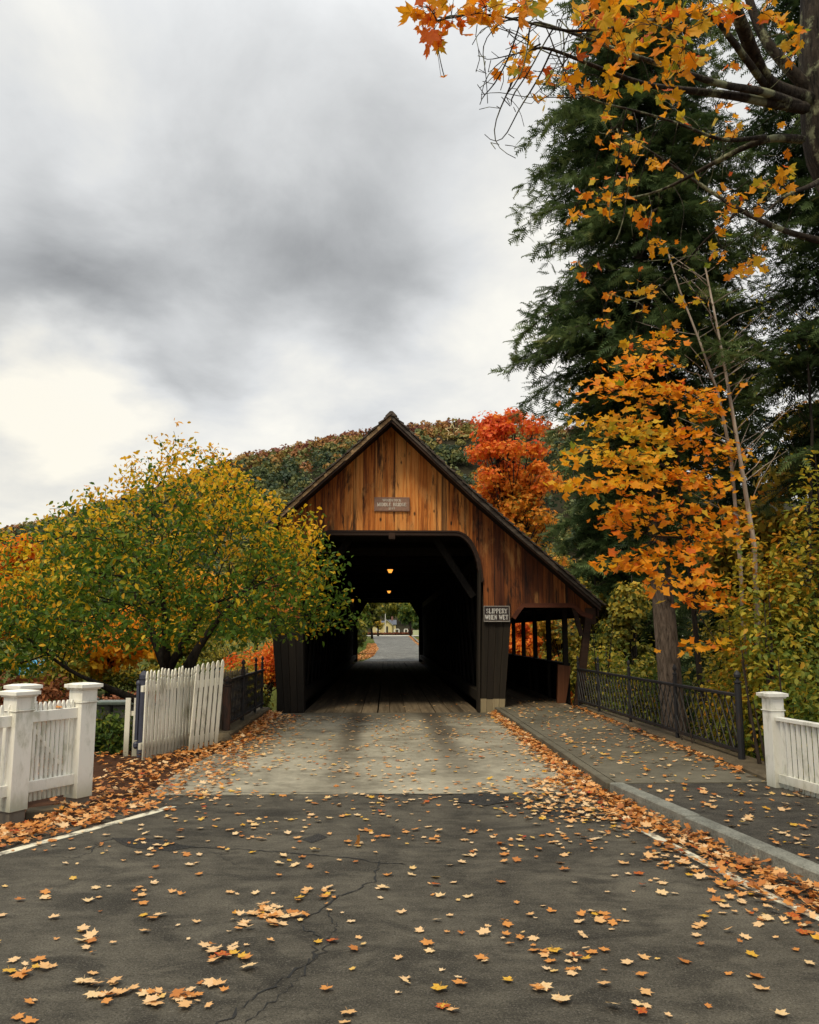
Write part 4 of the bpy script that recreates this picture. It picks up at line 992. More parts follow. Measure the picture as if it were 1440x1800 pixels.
pos, nr, dr, sz, hgt, rr = pos[keep], nr[keep], dr[keep], sz[keep], hgt[keep], rr[keep]
void = clump_noise(pos, .34, 17) + .35 * clump_noise(pos, .9, 18); kp = void + .10 * rng.normal(size=len(pos)) > -.33
pos, nr, dr, sz, hgt, rr = pos[kp], nr[kp], dr[kp], sz[kp], hgt[kp], rr[kp]
py_ = 1 / (1 + np.exp(-7 * (hgt - .655 + .7 * clump_noise(pos, .5, 3) + .35 * np.clip(rr - .75, 0, .4))))
tone = np.where(rng.random(len(pos)) < np.clip(py_, .09, .90), .66 + .11 * rng.normal(size=len(pos)) + .12 * np.clip(hgt - .6, 0, 1), .24 + .13 * rng.normal(size=len(pos)))
tone += .10 * sst(-5.5, -7.5, pos[:, 0]) * sst(2.0, 3.0, pos[:, 2])
crown_obj('crown', OVAL, pos, nr, dr, sz, np.clip(tone, 0, 1), L_APPLE, t1, .6 + 1.6 * rng.random(len(pos)))
print('apple', len(P), len(pos))

# ---- simple distant / middle trees: tapered trunk, limbs, lobed crown
def lobed_tree(name, label, base, h, r, mat, tone0, tone1, n=2500, leaf=.25, trunk_r=.18, low=.25, group=None, lobes=14, bark=None, tmpl=QUADL, seed=0, grad='z', squash=1.0, lift=0.0, jitter=.12):
    base = np.array(base, float); root = thing(name, label, 'tree', base, group)
    rg = np.random.default_rng(seed + 100); zc = base[2] + h * (low + (1 - low) * .5); rz_ = h * (1 - low) * .5
    LC = []
    for i in range(lobes):
        d = rg.normal(size=3); d /= np.linalg.norm(d); t = .35 + .4 * rg.random()
        LC.append((np.array([base[0], base[1], zc]) + d * (t if lobes < 30 else rg.random() ** .55 * .95) * np.array([r, r * squash, rz_]), r * ((.34 + .22 * rg.random()) if lobes < 30 else (.13 + .20 * rg.random()))))
    mb = MB(); top = np.array([base[0] + rg.normal() * .1 * r, base[1], base[2] + h * .86])
    tp = [base + (top - base) * t + rg.normal(size=3) * np.array([.03, .03, 0]) * r * (t > 0) for t in np.linspace(0, 1, 6)]
    mb.tube(tp, trunk_r * np.linspace(1.15, .16, 6), 8)
    for c, lr in LC:
        t = np.clip((c[2] - base[2]) / h * .62, low * .7, .8); s = base + (top - base) * t
        mid = (s + c) / 2 + np.array([0, 0, .08 * r]); mb.tube([s, mid, c], [trunk_r * .34, trunk_r * .22, trunk_r * .06], 5)
        for _ in range(3):
            e = c + rg.normal(size=3) * lr * .6; mb.tube([mid, (mid + e) / 2 + (0, 0, .05), e], [trunk_r * .13, trunk_r * .08, .008], 3)
    mb.obj('trunk', bark or M_BARK, root, smooth=True)
    per = n // lobes; PP = []; NN = []
    for c, lr in LC:
        d = rg.normal(size=(per, 3)); d /= np.linalg.norm(d, axis=1, keepdims=True); t = .25 + .95 * rg.random(per) ** .8
        PP.append(c + d * (t * lr)[:, None] * np.array([1.15, 1.15, .72])); NN.append(d)
    pos = np.vstack(PP); nn = norm(np.vstack(NN) + rg.normal(size=(len(pos), 3)) * .5 + np.array([0, 0, .35]))
    ok = pos[:, 2] > base[2] + .1; pos, nn = pos[ok], nn[ok]
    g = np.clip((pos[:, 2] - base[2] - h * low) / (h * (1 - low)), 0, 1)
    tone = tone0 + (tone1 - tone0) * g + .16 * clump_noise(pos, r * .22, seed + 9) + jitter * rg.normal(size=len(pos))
    dr = norm(rg.normal(size=(len(pos), 3)) + np.array([0, 0, -.5]))
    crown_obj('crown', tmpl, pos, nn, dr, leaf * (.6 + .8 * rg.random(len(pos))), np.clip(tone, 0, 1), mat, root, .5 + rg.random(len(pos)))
    return root
def gz(x, y): return float(terrain(x, y))
def tree_at(px, py_top, Yd, half_px, **kw):
    p = at(px, py_top, Yd); z = gz(p[0], Yd) if kw.get('bz') is None else kw['bz']; kw.pop('bz', None)
    return dict(base=(p[0], Yd, z), h=p[2] - z, r=half_px / FPX * Yd, **kw)
# left background
GL_ = 'trees beyond the lawn on the left'
lobed_tree('maple_tree', 'small golden orange tree under the left crown beside the lawn', mat=L_ORANGE, tone0=.3, tone1=.6, n=3000, leaf=.30, seed=1, low=.12, group=GL_, **tree_at(200, 1075, 36, 85))
lobed_tree('maple_tree', 'orange tree at the left edge of the photo behind the spreading tree', mat=L_ORANGE, tone0=.45, tone1=.75, n=4000, leaf=.30, seed=2, low=.2, group=GL_, **tree_at(5, 918, 34, 70))
for i, (px, py, Yd, hw, mt, a, b_, lab) in enumerate([
        (90, 960, 60, 90, L_OLIVE, .15, .5, 'dull olive tree far behind the lawn, between the orange ones'),
        (260, 980, 75, 95, L_GREEN, .1, .45, 'dark green tree far behind the spreading tree trunk'),
        (365, 960, 62, 80, L_ORANGE, .25, .5, 'yellow orange tree behind the upper gate pickets'),
        (455, 930, 80, 70, L_OLIVE, .3, .6, 'pale yellowish tree just left of the dark bridge pillar'),
        (330, 1075, 45, 60, L_OLIVE, .35, .65, 'low yellow green tree behind the fork of the spreading tree'),
        (140, 1040, 66, 70, L_GREEN, .2, .4, 'mid green round tree across the lawn on the left'),
        (-60, 1000, 52, 90, L_GREEN, .15, .4, 'green tree past the left edge of the lawn')]):
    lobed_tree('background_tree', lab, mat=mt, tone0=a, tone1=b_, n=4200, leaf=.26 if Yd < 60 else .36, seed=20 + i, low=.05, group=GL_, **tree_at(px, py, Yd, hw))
for i, (px, py, Yd, hw, lab) in enumerate([(505, 795, 120, 55, 'tall pale grey green tree on the hill foot left of the gable'), (565, 800, 150, 45, 'grey green tree touching the left rake of the gable'), (450, 818, 135, 45, 'pale green tree topping the yellow crown on the left')]):
    lobed_tree('background_tree', lab, mat=L_HILL, tone0=.12, tone1=.30, n=3600, leaf=.62, seed=40 + i, low=.1, jitter=.07, group='pale trees at the foot of the hill', **tree_at(px, py, Yd, hw))
# red maple behind the bridge
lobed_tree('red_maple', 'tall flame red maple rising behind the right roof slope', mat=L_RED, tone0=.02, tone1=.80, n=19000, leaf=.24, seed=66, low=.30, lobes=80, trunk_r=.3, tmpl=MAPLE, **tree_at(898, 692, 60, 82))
# trees behind the footway
for i, (px, py, Yd, hw, mt, a, b_, nn_, lf, lab) in enumerate([
        (985, 880, 40, 50, L_OLIVE, .55, 1.0, 2200, .22, 'thin peach and yellow tree just above the footway roof'),
        (1040, 905, 33, 60, L_OLIVE, .35, .72, 2600, .19, 'sparse yellow tree behind the roof eave'),
        (1105, 950, 30, 60, L_OLIVE, .28, .62, 2600, .17, 'sparse olive tree left of the hemlock trunk'),
        (1070, 1085, 26, 50, L_GREEN, .3, .75, 2400, .14, 'low yellow green tree behind the railing near the bridge'),
        (1015, 1010, 48, 60, L_OLIVE, .35, .68, 2400, .22, 'yellow olive tree seen beyond the end of the footway roof')]):
    lobed_tree('understory_tree', lab, mat=mt, tone0=a, tone1=b_, n=nn_ * 2, leaf=lf, seed=70 + i, low=.1, trunk_r=.10, jitter=.16, group='thin trees behind the footway', **tree_at(px, py, Yd, hw))
for i, (px, py, Yd, hw, a, b_, lab) in enumerate([(930, 1050, 52, 45, .45, .75, 'orange tree framed by the left footway posts'), (985, 1110, 44, 32, .5, .7, 'low red orange tree framed by the right footway posts'), (905, 1020, 70, 60, .3, .6, 'golden orange tree behind the footway, farthest of three')]):
    lobed_tree('maple_tree', lab, mat=L_RED, tone0=a - .25, tone1=b_ - .15, n=4200, leaf=.24, seed=80 + i, low=.05, tmpl=MAPLE, group='orange trees seen through the footway posts', **tree_at(px, py, Yd, hw))
# beyond the far portal
for i, (px, py, Yd, hw, mt, a, b_, lab) in enumerate([
        (634, 1050, 95, 18, L_GREEN, .25, .7, 'green and yellow tree filling the left of the far opening'),
        (655, 1030, 130, 22, L_OLIVE, .2, .6, 'olive tree above the little house roof, left side'),
        (690, 1020, 235, 26, L_OLIVE, .1, .75, 'tall dark tree directly behind the little house'),
        (722, 1040, 150, 20, L_GREEN, .2, .62, 'round green tree filling the right of the far opening'),
        (742, 1050, 125, 16, L_GREEN, .2, .6, 'green tree at the right edge of the far opening'),
        (665, 1086, 150, 9, L_OLIVE, .6, .75, 'small pale yellow tree standing before the little house')]):
    lobed_tree('village_tree', lab, mat=mt, tone0=a, tone1=b_, n=2600 if i < 5 else 900, leaf=.5 if i < 5 else .32, seed=90 + i, low=.12 if i < 5 else .25, lobes=12, group='trees around the little house', **tree_at(px, py, Yd, hw))

# ---- bushes
def bush(name, label, c, r, h, mat, tone0, tone1, n, leaf, seed, tmpl=OVAL, group=None, cat='bush', lobes=9, xmin=None):
    rg = np.random.default_rng(seed); c = np.array(c, float); root = thing(name, label, cat, c, group); mb = MB(); PP = []; NN = []
    for i in range(lobes):
        o = np.array([rg.uniform(-1, 1) * r[0] * .7, rg.uniform(-1, 1) * r[1] * .7, h * (.3 + .5 * rg.random())]); lr = np.array([r[0] * .42, r[1] * .5, h * .34])
        k = n // lobes; d = rg.normal(size=(k, 3)); d /= np.linalg.norm(d, axis=1, keepdims=True); t = .35 + .7 * rg.random(k) ** .6
        PP.append(c + o + d * t[:, None] * lr); NN.append(d)
        for _ in range(3):
            e = c + o + rg.normal(size=3) * lr * .5; s = c + np.array([rg.uniform(-.15, .15) * r[0], rg.uniform(-.15, .15) * r[1], -.1])
            mb.tube([s, (s + e) / 2 + rg.normal(size=3) * .06, e], [.016 * (h + .4), .010 * (h + .4), .004], 4)
    mb.obj('stem', M_TWIG, root)
    pos = np.vstack(PP); nn = norm(np.vstack(NN) * .6 + rg.normal(size=(len(pos), 3)) * .5 + np.array([0, 0, .45])); ok = (pos[:, 2] > c[2] - .05) & (pos[:, 0] > (-1e9 if xmin is None else xmin)); pos, nn = pos[ok], nn[ok]
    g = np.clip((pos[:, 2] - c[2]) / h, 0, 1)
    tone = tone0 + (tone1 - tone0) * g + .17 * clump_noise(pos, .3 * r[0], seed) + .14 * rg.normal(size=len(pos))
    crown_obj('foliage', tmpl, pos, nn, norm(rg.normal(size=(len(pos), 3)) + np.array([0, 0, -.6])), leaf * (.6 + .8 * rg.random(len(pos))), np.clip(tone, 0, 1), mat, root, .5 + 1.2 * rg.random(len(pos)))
    return root
bush('rust_bush', 'round rust brown bush behind the white capped posts', (-6.0, 14.4, -.4), (.95, .8), 1.42, L_RUST, .3, .8, 2600, .10, 3)
for i, (x, y, r, h, lab) in enumerate([(-4.55, 13.6, .6, 1.0, 'dark green hedge bush between the white post and the gate post'), (-5.5, 14.0, .5, .75, 'dark low bush at the left of the gap in the fence'), (-3.75, 14.9, .6, .95, 'dark bush in the shade behind the close-set pickets')]):
    bush('hedge_bush', lab, (x, y, -.45), (r, .5), h, L_GREEN, .1, .45, 2200, .085, 10 + i, group='dark bushes behind the gates')
bush('orange_bush', 'small bright orange bush above the leaning gate', (-4.6, 25.5, -.6), (.75, .7), 1.65, L_ORANGE, .7, .95, 900, .16, 15)
bush('yellow_bush', 'yellow green bush on the lawn under the left crown', (-13.2, 34, -.6), (1.4, 1.2), 1.9, L_OLIVE, .5, .7, 1200, .2, 16)
bush('yellow_bush', 'low pale green bush at the far end of the lawn', (-10.2, 36, -.6), (2.2, 1.2), 1.2, L_OLIVE, .3, .6, 1500, .2, 17)
for i, (x, y, r_, h_, mt, a, b_, lab) in enumerate([(-4.4, 24.5, 1.0, 1.5, L_OLIVE, .25, .6, 'tangled olive bush behind the grey pickets, left of the pillar'), (-3.6, 22.0, .8, 1.1, L_OLIVE, .3, .5, 'low dry brush at the foot of the left bridge pillar'), (-6.2, 28.0, 1.6, 1.5, L_GREEN, .2, .55, 'rough green bush on the lawn behind the forked trunk'), (-7.6, 25.0, 1.2, .8, L_RUST, .5, .9, 'low rusty bush beside the leafy lawn'), (-5.9, 36.0, 2.2, 2.6, L_OLIVE, .35, .7, 'tall pale brush behind the left iron railing'), (-9.5, 40.0, 2.4, 2.4, L_OLIVE, .3, .6, 'wide olive brush across the lawn behind the leaning gate'), (-4.3, 30.0, 1.0, 2.0, L_RED, .35, .55, 'orange red shrub just left of the dark pillar')]):
    bush('rough_bush', lab, (x, y, gz(x, y) if x < -8 else -.6), (r_, .8), h_, mt, a, b_, 2600, .12, 90 + i, group='rough bushes behind the left fences')
GB = 'leafy bushes behind the iron railing'
for i, (px, py, Yd, hw, b0, mt, a, b_, n, lf, lab) in enumerate([
        (1330, 960, 11.5, 95, -2.6, L_GREEN, .34, .82, 9000, .095, 'tall green and yellow bush behind the last railing post'),
        (1430, 890, 11.8, 100, -2.6, L_GREEN, .28, .74, 9000, .095, 'dense green bush above the white fence at the right edge'),
        (1265, 1130, 12.5, 75, -2.6, L_GREEN, .3, .8, 6000, .09, 'lower green bush just right of the hemlock trunk'),
        (1400, 1120, 10.4, 90, -2.4, L_GREEN, .22, .68, 6500, .09, 'dark leafy bush right behind the white fence post'),
        (1110, 1150, 19.5, 60, -3.0, L_GREEN, .24, .68, 5600, .11, 'shaded bush behind the middle of the railing'),
        (1180, 1190, 21.5, 60, -3.0, L_GREEN, .12, .5, 4000, .12, 'dark bush in the ravine behind the hemlock trunk'),
        (1050, 1120, 24.0, 45, -3.2, L_OLIVE, .2, .55, 3200, .11, 'olive bush behind the railing beside the leaning post'),
        (1300, 1060, 16.0, 90, -3.0, L_OLIVE, .2, .68, 5000, .11, 'yellowish bush deep behind the railing, over the ravine')]):
    p = at(px, py, Yd); bush('leafy_bush', lab, (p[0], Yd, b0), (hw / FPX * Yd, .8), p[2] - b0, mt, a, b_, n, lf, 30 + i, group=GB, lobes=16, xmin=4.86)
# verge bushes beyond the far portal
for i, (x, y, r, h, lab) in enumerate([(-2.9, 66, 1.5, 2.6, 'dark green bush at the left foot of the far opening'), (-4.3, 84, 2.0, 3.4, 'brownish bush on the far verge below the trees')]):
    bush('verge_bush', lab, (x, y, gz(x, y)), (r, r), h, L_OLIVE, .05, .45, 1200, .3, 50 + i, tmpl=QUADL)

# ---- hemlocks
def hemlock(label, base, h, rad_fn, z_low, nb, seed, trunk_r=.27, bend=(0, 0), ytaper=1.0, tone0=.28, lf=.27, group='tall hemlocks by the ravine', per=1.0):
    rg = np.random.default_rng(seed); base = np.array(base, float); root = thing('hemlock_tree', label, 'tree', base, group)
    zz = np.linspace(0, h, 14); cx_ = base[0] + bend[0] * np.sin(zz / h * 3.0); cy_ = base[1] + bend[1] * np.sin(zz / h * 3.0)
    tp = np.stack([cx_, cy_, base[2] + zz], 1); mb = MB(); mb.tube(tp, trunk_r * (1 - .88 * (zz / h)) + np.where(zz == 0, .08, 0), 14)
    mb.obj('trunk', M_HEMB, root, smooth=True)
    tw = MB(); SP = []; SN = []; SD = []; SS = []; TT = []
    for k in range(nb):
        z = z_low + (h * .99 - z_low) * ((k + rg.random()) / nb); az = k * 2.39996 + rg.normal() * .25
        L = rad_fn(base[2] + z, az) * rg.uniform(.5, 1.05); skip = rg.random() < .26; o = np.array([np.interp(z, zz, cx_), np.interp(z, zz, cy_), base[2] + z]); hd = np.array([math.cos(az), math.sin(az), 0]); sd_ = np.array([-hd[1], hd[0], 0])
        if L < .2 or skip: continue
        t = np.linspace(0, 1, 7); rise = rg.uniform(.0, .22); dz = L * (rise * t - rg.uniform(.25, .55) * t ** 2.4); wob_ = rg.normal() * .08 * L
        pts = o + hd * (L * t)[:, None] + sd_ * (wob_ * np.sin(t * 3))[:, None]; pts[:, 2] += dz
        tw.tube(pts, np.linspace(.010 + .009 * L, .004, 7), 4)
        nt_ = max(4, int(L * 8.6 * per))
        for j in range(nt_):
            u = .16 + .84 * (j + rg.random()) / nt_; p = np.array([np.interp(u, t, pts[:, q]) for q in range(3)])
            for sg in (-1, 1):
                l = (.30 * L * (1 - u) + .26) * rg.uniform(.4, 1.5); dv = norm(hd * rg.uniform(.2, .9) + sd_ * sg * rg.uniform(.35, 1.0) + np.array([0, 0, -rg.uniform(.05, .6)]))
                m_ = max(1, int(l / .14))
                if l > .5 and rg.random() < .35: tw.tube([p, p + dv * l * .6 + (0, 0, -.02), p + dv * l + np.array([0, 0, -.12 * l])], [.006, .004, .002], 3)
                for q in range(m_):
                    e = p + dv * l * (q / m_) + np.array([0, 0, -.10 * l * (q / m_) ** 2]); d2_ = norm(dv + rg.normal(size=3) * .25 + np.array([0, 0, -.2]))
                    SP.append(e); SD.append(d2_); SN.append(norm(np.array([0, 0, 1.0]) + rg.normal(size=3) * .6)); SS.append(lf * rg.uniform(.65, 1.15)); TT.append(u)
            if j == nt_ - 1: SP.append(p); SD.append(norm(hd + (0, 0, -.5))); SN.append(np.array([0, 0, 1.])); SS.append(lf); TT.append(1.0)
    for _ in range(int(nb * 4)):                # short inner shoots close round the trunk
        z = rg.uniform(z_low, h * .96); a = rg.uniform(0, 6.283); rr_ = rad_fn(base[2] + z, a) * .42 * math.sqrt(rg.random()); d2_ = np.array([math.cos(a), math.sin(a), -.35])
        SP.append(np.array([np.interp(z, zz, cx_) + rr_ * d2_[0], np.interp(z, zz, cy_) + rr_ * d2_[1], base[2] + z])); SD.append(norm(d2_ + rg.normal(size=3) * .3)); SN.append(norm(np.array([0, 0, 1.0]) + rg.normal(size=3) * .7)); SS.append(lf * rg.uniform(1.0, 1.7)); TT.append(.25)
    tw.obj('branches', M_TWIG, root, kind='stuff')
    pos = np.array(SP); tone = tone0 + .30 * np.array(TT) + .2 * clump_noise(pos, .5, seed) + .12 * rg.normal(size=len(pos)) + np.where(rg.random(len(pos)) < .03, .35, 0)
    crown_obj('crown', SPRAY, pos, np.array(SN), np.array(SD), np.array(SS), np.clip(tone, 0, 1), L_HEM, root)
    print('hemlock', len(pos)); return root
hx = 5.55
lobes_h = [(3.2, .7), (4.5, 1.0), (5.6, 1.7), (6.6, 1.9), (7.6, 3.3), (8.6, 3.2), (9.6, 3.0), (10.6, 2.3), (11.6, 2.75), (12.6, 2.7), (13.6, 2.5), (14.5, 2.2), (17, 1.5), (20, .5), (21.5, .1)]
hemlock('tall dark green hemlock with bare grey lower trunk rising behind the railing', (hx + .30, 16.6, -2.9), 24.0, lambda z, a: float(np.interp(z, [p[0] for p in lobes_h], [p[1] for p in lobes_h])) * .98, 6.2, 430, 1, .27, (-.42, 0), per=1.1)
hemlock('dark hemlock filling the sky at the right edge behind the maple trunk', (9.2, 15.5, -2.9), 23.0, lambda z, a: float(np.interp(z, [2, 5, 9, 13, 17, 20], [1.6, 2.8, 3.0, 2.6, 1.4, .2])), 6.5, 260, 2, .28, (.1, 0), tone0=.16)
hemlock('smaller hemlock between the flame red maple and the tall hemlock', (10.2, 34.0, -3.5), 19.5, lambda z, a: float(np.interp(z, [0, 4, 8, 12, 15, 16.5], [2.6, 3.4, 3.0, 2.5, 1.2, .1])) * 1.15, 3.0, 240, 3, .25, (0, 0), tone0=.26, lf=.52, per=.5)
hemlock('dark background hemlock low between the trunks on the right', (9.6, 22.0, -3.4), 13.5, lambda z, a: float(np.interp(z, [-2, 3, 7, 10], [2.3, 2.3, 1.5, .1])), 2.0, 150, 4, .2, (0, 0), tone0=.2, lf=.42, per=.6)

# ---- orange maple sapling in layered sprays in front of the hemlock
sb = np.array([5.25, 13.6, -2.7]); sm = thing('maple_tree', 'young orange maple with layered leaf sprays in front of the tall hemlock trunk', 'tree', sb)
AT = []
for (px, py, wx, wy, Yd, n) in [(1130, 640, 60, 14, 13.2, 22), (1090, 680, 60, 14, 12.6, 26), (1180, 690, 80, 16, 13.4, 30), (1240, 720, 50, 14, 13.8, 18), (1110, 745, 80, 16, 12.6, 36), (1190, 770, 80, 16, 13.2, 34), (1090, 800, 80, 14, 12.3, 38),
                            (1170, 830, 70, 15, 13, 30), (1070, 850, 70, 12, 12.0, 26), (1010, 853, 16, 5, 11.8, 5), (1230, 850, 60, 14, 13.5, 24), (1110, 885, 50, 14, 12.4, 20), (1190, 900, 60, 12, 13, 20), (1100, 920, 40, 14, 12.4, 20),
                            (1120, 990, 60, 10, 12.2, 24), (1190, 975, 50, 14, 12.6, 16), (1210, 1025, 45, 12, 12.4, 20), (1250, 940, 60, 16, 13.2, 18), (1250, 1060, 40, 12, 12.2, 12), (1240, 1135, 40, 8, 12.2, 10), (1160, 600, 30, 10, 13.4, 8), (1290, 800, 40, 20, 14, 14), (1280, 900, 50, 20, 13.8, 14)]:
    for _ in range(n): AT.append(at(px + rng.normal() * wx * .55, py + rng.normal() * wy * .7, Yd + rng.normal() * .4))
st = [sb, sb + (-.02, 0, 1.2), sb + (-.08, 0, 2.4), sb + (-.10, 0, 3.6), sb + (-.16, .0, 4.8), sb + (-.2, 0, 6.0), sb + (-.28, 0, 7.2), sb + (-.3, 0, 8.3)]
P, par = colonize(st, [-1, 0, 1, 2, 3, 4, 5, 6], AT, .16, 2.4, .14, 120, (0, 0, .02)); rd = radii(par, .0036, 2.2, .07); fx = np.zeros(len(P)); fx[:8] = np.linspace(.075, .015, 8)
tree_mesh(P, par, rd, 'trunk', M_BARK, sm, fx)
pos = np.repeat(np.array(AT), 4, axis=0) + rng.normal(size=(len(AT) * 4, 3)) * np.array([.14, .14, .045])
p2, n2_, d2_, s2_ = leaves_on(P, rd, .006, 1, .06, .13); p2 = p2[rng.random(len(p2)) < .5]
pos = np.vstack([pos, p2]); n_ = len(pos)
tone = .57 + .12 * clump_noise(pos, .5, 8) - .30 * np.exp(-(((pos[:, 2] - 4.8) / .55) ** 2)) * (pos[:, 0] < 4.6) + .16 * rng.normal(size=n_) + .1 * sst(5.0, 6.5, pos[:, 2])
crown_obj('crown', MAPLE, pos, norm(rng.normal(size=(n_, 3)) * .42 + np.array([-.1, -.45, .7])), norm(rng.normal(size=(n_, 3)) + np.array([-.3, -.5, -.7])),   .122 * (.55 + .7 * rng.random(n_)), np.clip(tone, 0, 1), L_ORANGE, sm, .3 + 1.6 * rng.random(n_))
# ---- slim pale stems
def slim(label, pts, r, seed, leaves=0, mat=M_BIRCH):
    P = [at(*p) for p in pts]; base = P[0]; root = thing('slender_tree', label, 'tree', base, 'slender stems right of the hemlock'); rg = np.random.default_rng(seed); mb = MB()
    mb.tube(P, np.linspace(r, r * .3, len(P)), 8); L = []
    for k in range(22):
        i = rg.integers(1, len(P) - 1); u = rg.random(); s = P[i] + (P[i + 1] - P[i]) * u; d = norm(np.array([rg.choice([-1, 1]) * rg.uniform(.4, 1), rg.uniform(-.6, .6), rg.uniform(.3, 1.0)])); l = rg.uniform(.4, 1.3)
        e = s + d * l; mb.tube([s, s + d * l * .5 + rg.normal(size=3) * .05, e], [r * .28, r * .16, .004], 4); L += [s + d * l * q for q in (.5, .75, 1)]
    mb.obj('trunk', mat, root, smooth=True)
    pos = np.repeat(np.array(L), leaves, axis=0) + rg.normal(size=(len(L) * leaves, 3)) * .12; n_ = len(pos)
    crown_obj('crown', OVAL, pos, norm(rg.normal(size=(n_, 3)) + (0, 0, .5)), norm(rg.normal(size=(n_, 3)) + (0, 0, -.8)), .09 * (.6 + .7 * rg.random(n_)), np.clip(.7 + .15 * rg.normal(size=n_), 0, 1), L_GREEN, root)
slim('slender pale barked tree leaning left, right of the orange maple', [(1335, 1180, 14), (1326, 960, 14), (1310, 860, 14), (1292, 750, 14), (1275, 650, 14), (1258, 560, 14), (1240, 470, 14)], .050, 5, 1)
slim('thin pale forked stem just left of the slender leaning tree', [(1310, 1180, 14.5), (1302, 1000, 14.5), (1285, 800, 14.5), (1262, 690, 14.5), (1230, 600, 14.5), (1195, 510, 14.5), (1170, 430, 14.5)], .04, 6, 1)
slim('thin dark sapling near the right edge above the bushes', [(1425, 1150, 14.5), (1424, 900, 14.5), (1428, 760, 14.5), (1420, 640, 14.5), (1418, 560, 14.5)], .045, 7, 2, M_BARK)
lobed_tree('understory_tree', 'pale yellow tree in the gap at the right edge below the dark hemlock', mat=L_OLIVE, tone0=.58, tone1=.82, n=6500, leaf=.17, seed=77, low=.3, trunk_r=.12, jitter=.12, group='thin trees behind the footway', **tree_at(1418, 640, 19, 85))
lobed_tree('understory_tree', 'orange yellow tree behind the slender stems on the right', mat=L_OLIVE, tone0=.35, tone1=.85, n=4200, leaf=.18, seed=78, low=.3, trunk_r=.10, jitter=.16, group='thin trees behind the footway', **tree_at(1320, 770, 20, 90))

# ---- the big maple overhead, right foreground
tm_pts = [(1680, 1480, 6.6), (1660, 1100, 6.55), (1630, 700, 6.5), (1560, 420, 6.45), (1476, 262, 6.4), (1462, 130, 6.35), (1460, 0, 6.3), (1460, -160, 6.3), (1440, -420, 6.3)]
tm = [at(*p) for p in tm_pts]; tm[0][2] = -.1
mp = thing('maple_tree', 'big lichened maple at the right edge with sparse orange leaves overhead', 'tree', tm[0])
trk = MB(); trr = np.interp(range(9), [0, 1, 3, 4, 6, 8], [.36, .31, .29, .285, .24, .19])
tsm = []; trs = []
for i in range(len(tm) - 1):
    for u in np.linspace(0, 1, 5)[:-1]: tsm.append(tm[i] + (tm[i + 1] - tm[i]) * u); trs.append(trr[i] + (trr[i + 1] - trr[i]) * u)
tsm = np.array(tsm); tsm[1:-1] = (tsm[:-2] + tsm[1:-1] * 2 + tsm[2:]) / 4
trk.tube(tsm, trs, 18); trunk_o = trk.obj('trunk', M_BARKL, mp, smooth=True)
LIMBS = [  # pixel, pixel, depth, radius
    [(1420, 175, 6.3, .10), (1345, 150, 6.0, .085), (1310, 60, 5.6, .075), (1275, -30, 5.2, .065), (1200, -110, 4.8, .05), (1080, -170, 4.4, .04)],
    [(1435, 170, 6.35, .09), (1385, 120, 6.3, .07), (1335, 60, 6.3, .055), (1300, -60, 6.3, .045)],
    [(1415, 190, 6.25, .075), (1350, 180, 5.9, .055), (1290, 168, 5.6, .045), (1220, 160, 5.4, .036), (1130, 150, 5.2, .027), (1030, 110, 5.0, .019), (930, 70, 4.8, .011)],
    [(1405, 185, 6.2, .06), (1340, 160, 5.7, .045), (1270, 150, 5.4, .036), (1180, 120, 5.1, .028), (1090, 90, 4.9, .02), (1010, 60, 4.8, .013), (900, 20, 4.6, .008)],
    [(1410, 245, 6.3, .055), (1350, 240, 6.1, .042), (1300, 262, 6.2, .034), (1230, 300, 6.4, .026), (1160, 340, 6.6, .017), (1080, 352, 6.7, .009)],
    [(1470, 430, 6.5, .05), (1380, 408, 6.6, .036), (1300, 370, 6.8, .03), (1240, 330, 6.9, .024), (1180, 290, 6.9, .016), (1120, 250, 6.8, .010)],
    [(1345, 240, 6.1, .03), (1270, 250, 5.9, .022), (1190, 215, 5.7, .015), (1100, 190, 5.5, .010), (1000, 170, 5.3, .006)],
    [(1300, 370, 6.8, .026), (1240, 420, 6.9, .018), (1190, 480, 7.1, .012), (1130, 530, 7.2, .007)],
    [(1345, 150, 6.0, .05), (1250, 20, 4.8, .03), (1120, 40, 4.3, .016), (1000, 60, 4.1, .009), (860, 20, 4.0, .007), (760, 30, 3.9, .005)],
    [(1478, 300, 6.4, .06), (1420, 330, 5.9, .03), (1380, 340, 5.7, .018), (1340, 380, 5.7, .008)]]
nodes = []; par0 = []; fx0 = []
for L in LIMBS:
    pts = [at(a, b_, c) for a, b_, c, r in L]
    prev = -1
    for i in range(len(pts) - 1):
        m_ = max(2, int(np.linalg.norm(pts[i + 1] - pts[i]) / .09))
        for u in range(m_ if i < len(pts) - 2 else m_ + 1):
            t = u / m_; wv_ = .02 * math.sin(7 * (i + t) + len(nodes)) * (i + t > .2)
            nodes.append(pts[i] + (pts[i + 1] - pts[i]) * t + np.array([0, wv_, wv_])); par0.append(prev); prev = len(nodes) - 1; fx0.append(L[i][3] + (L[i + 1][3] - L[i][3]) * t)
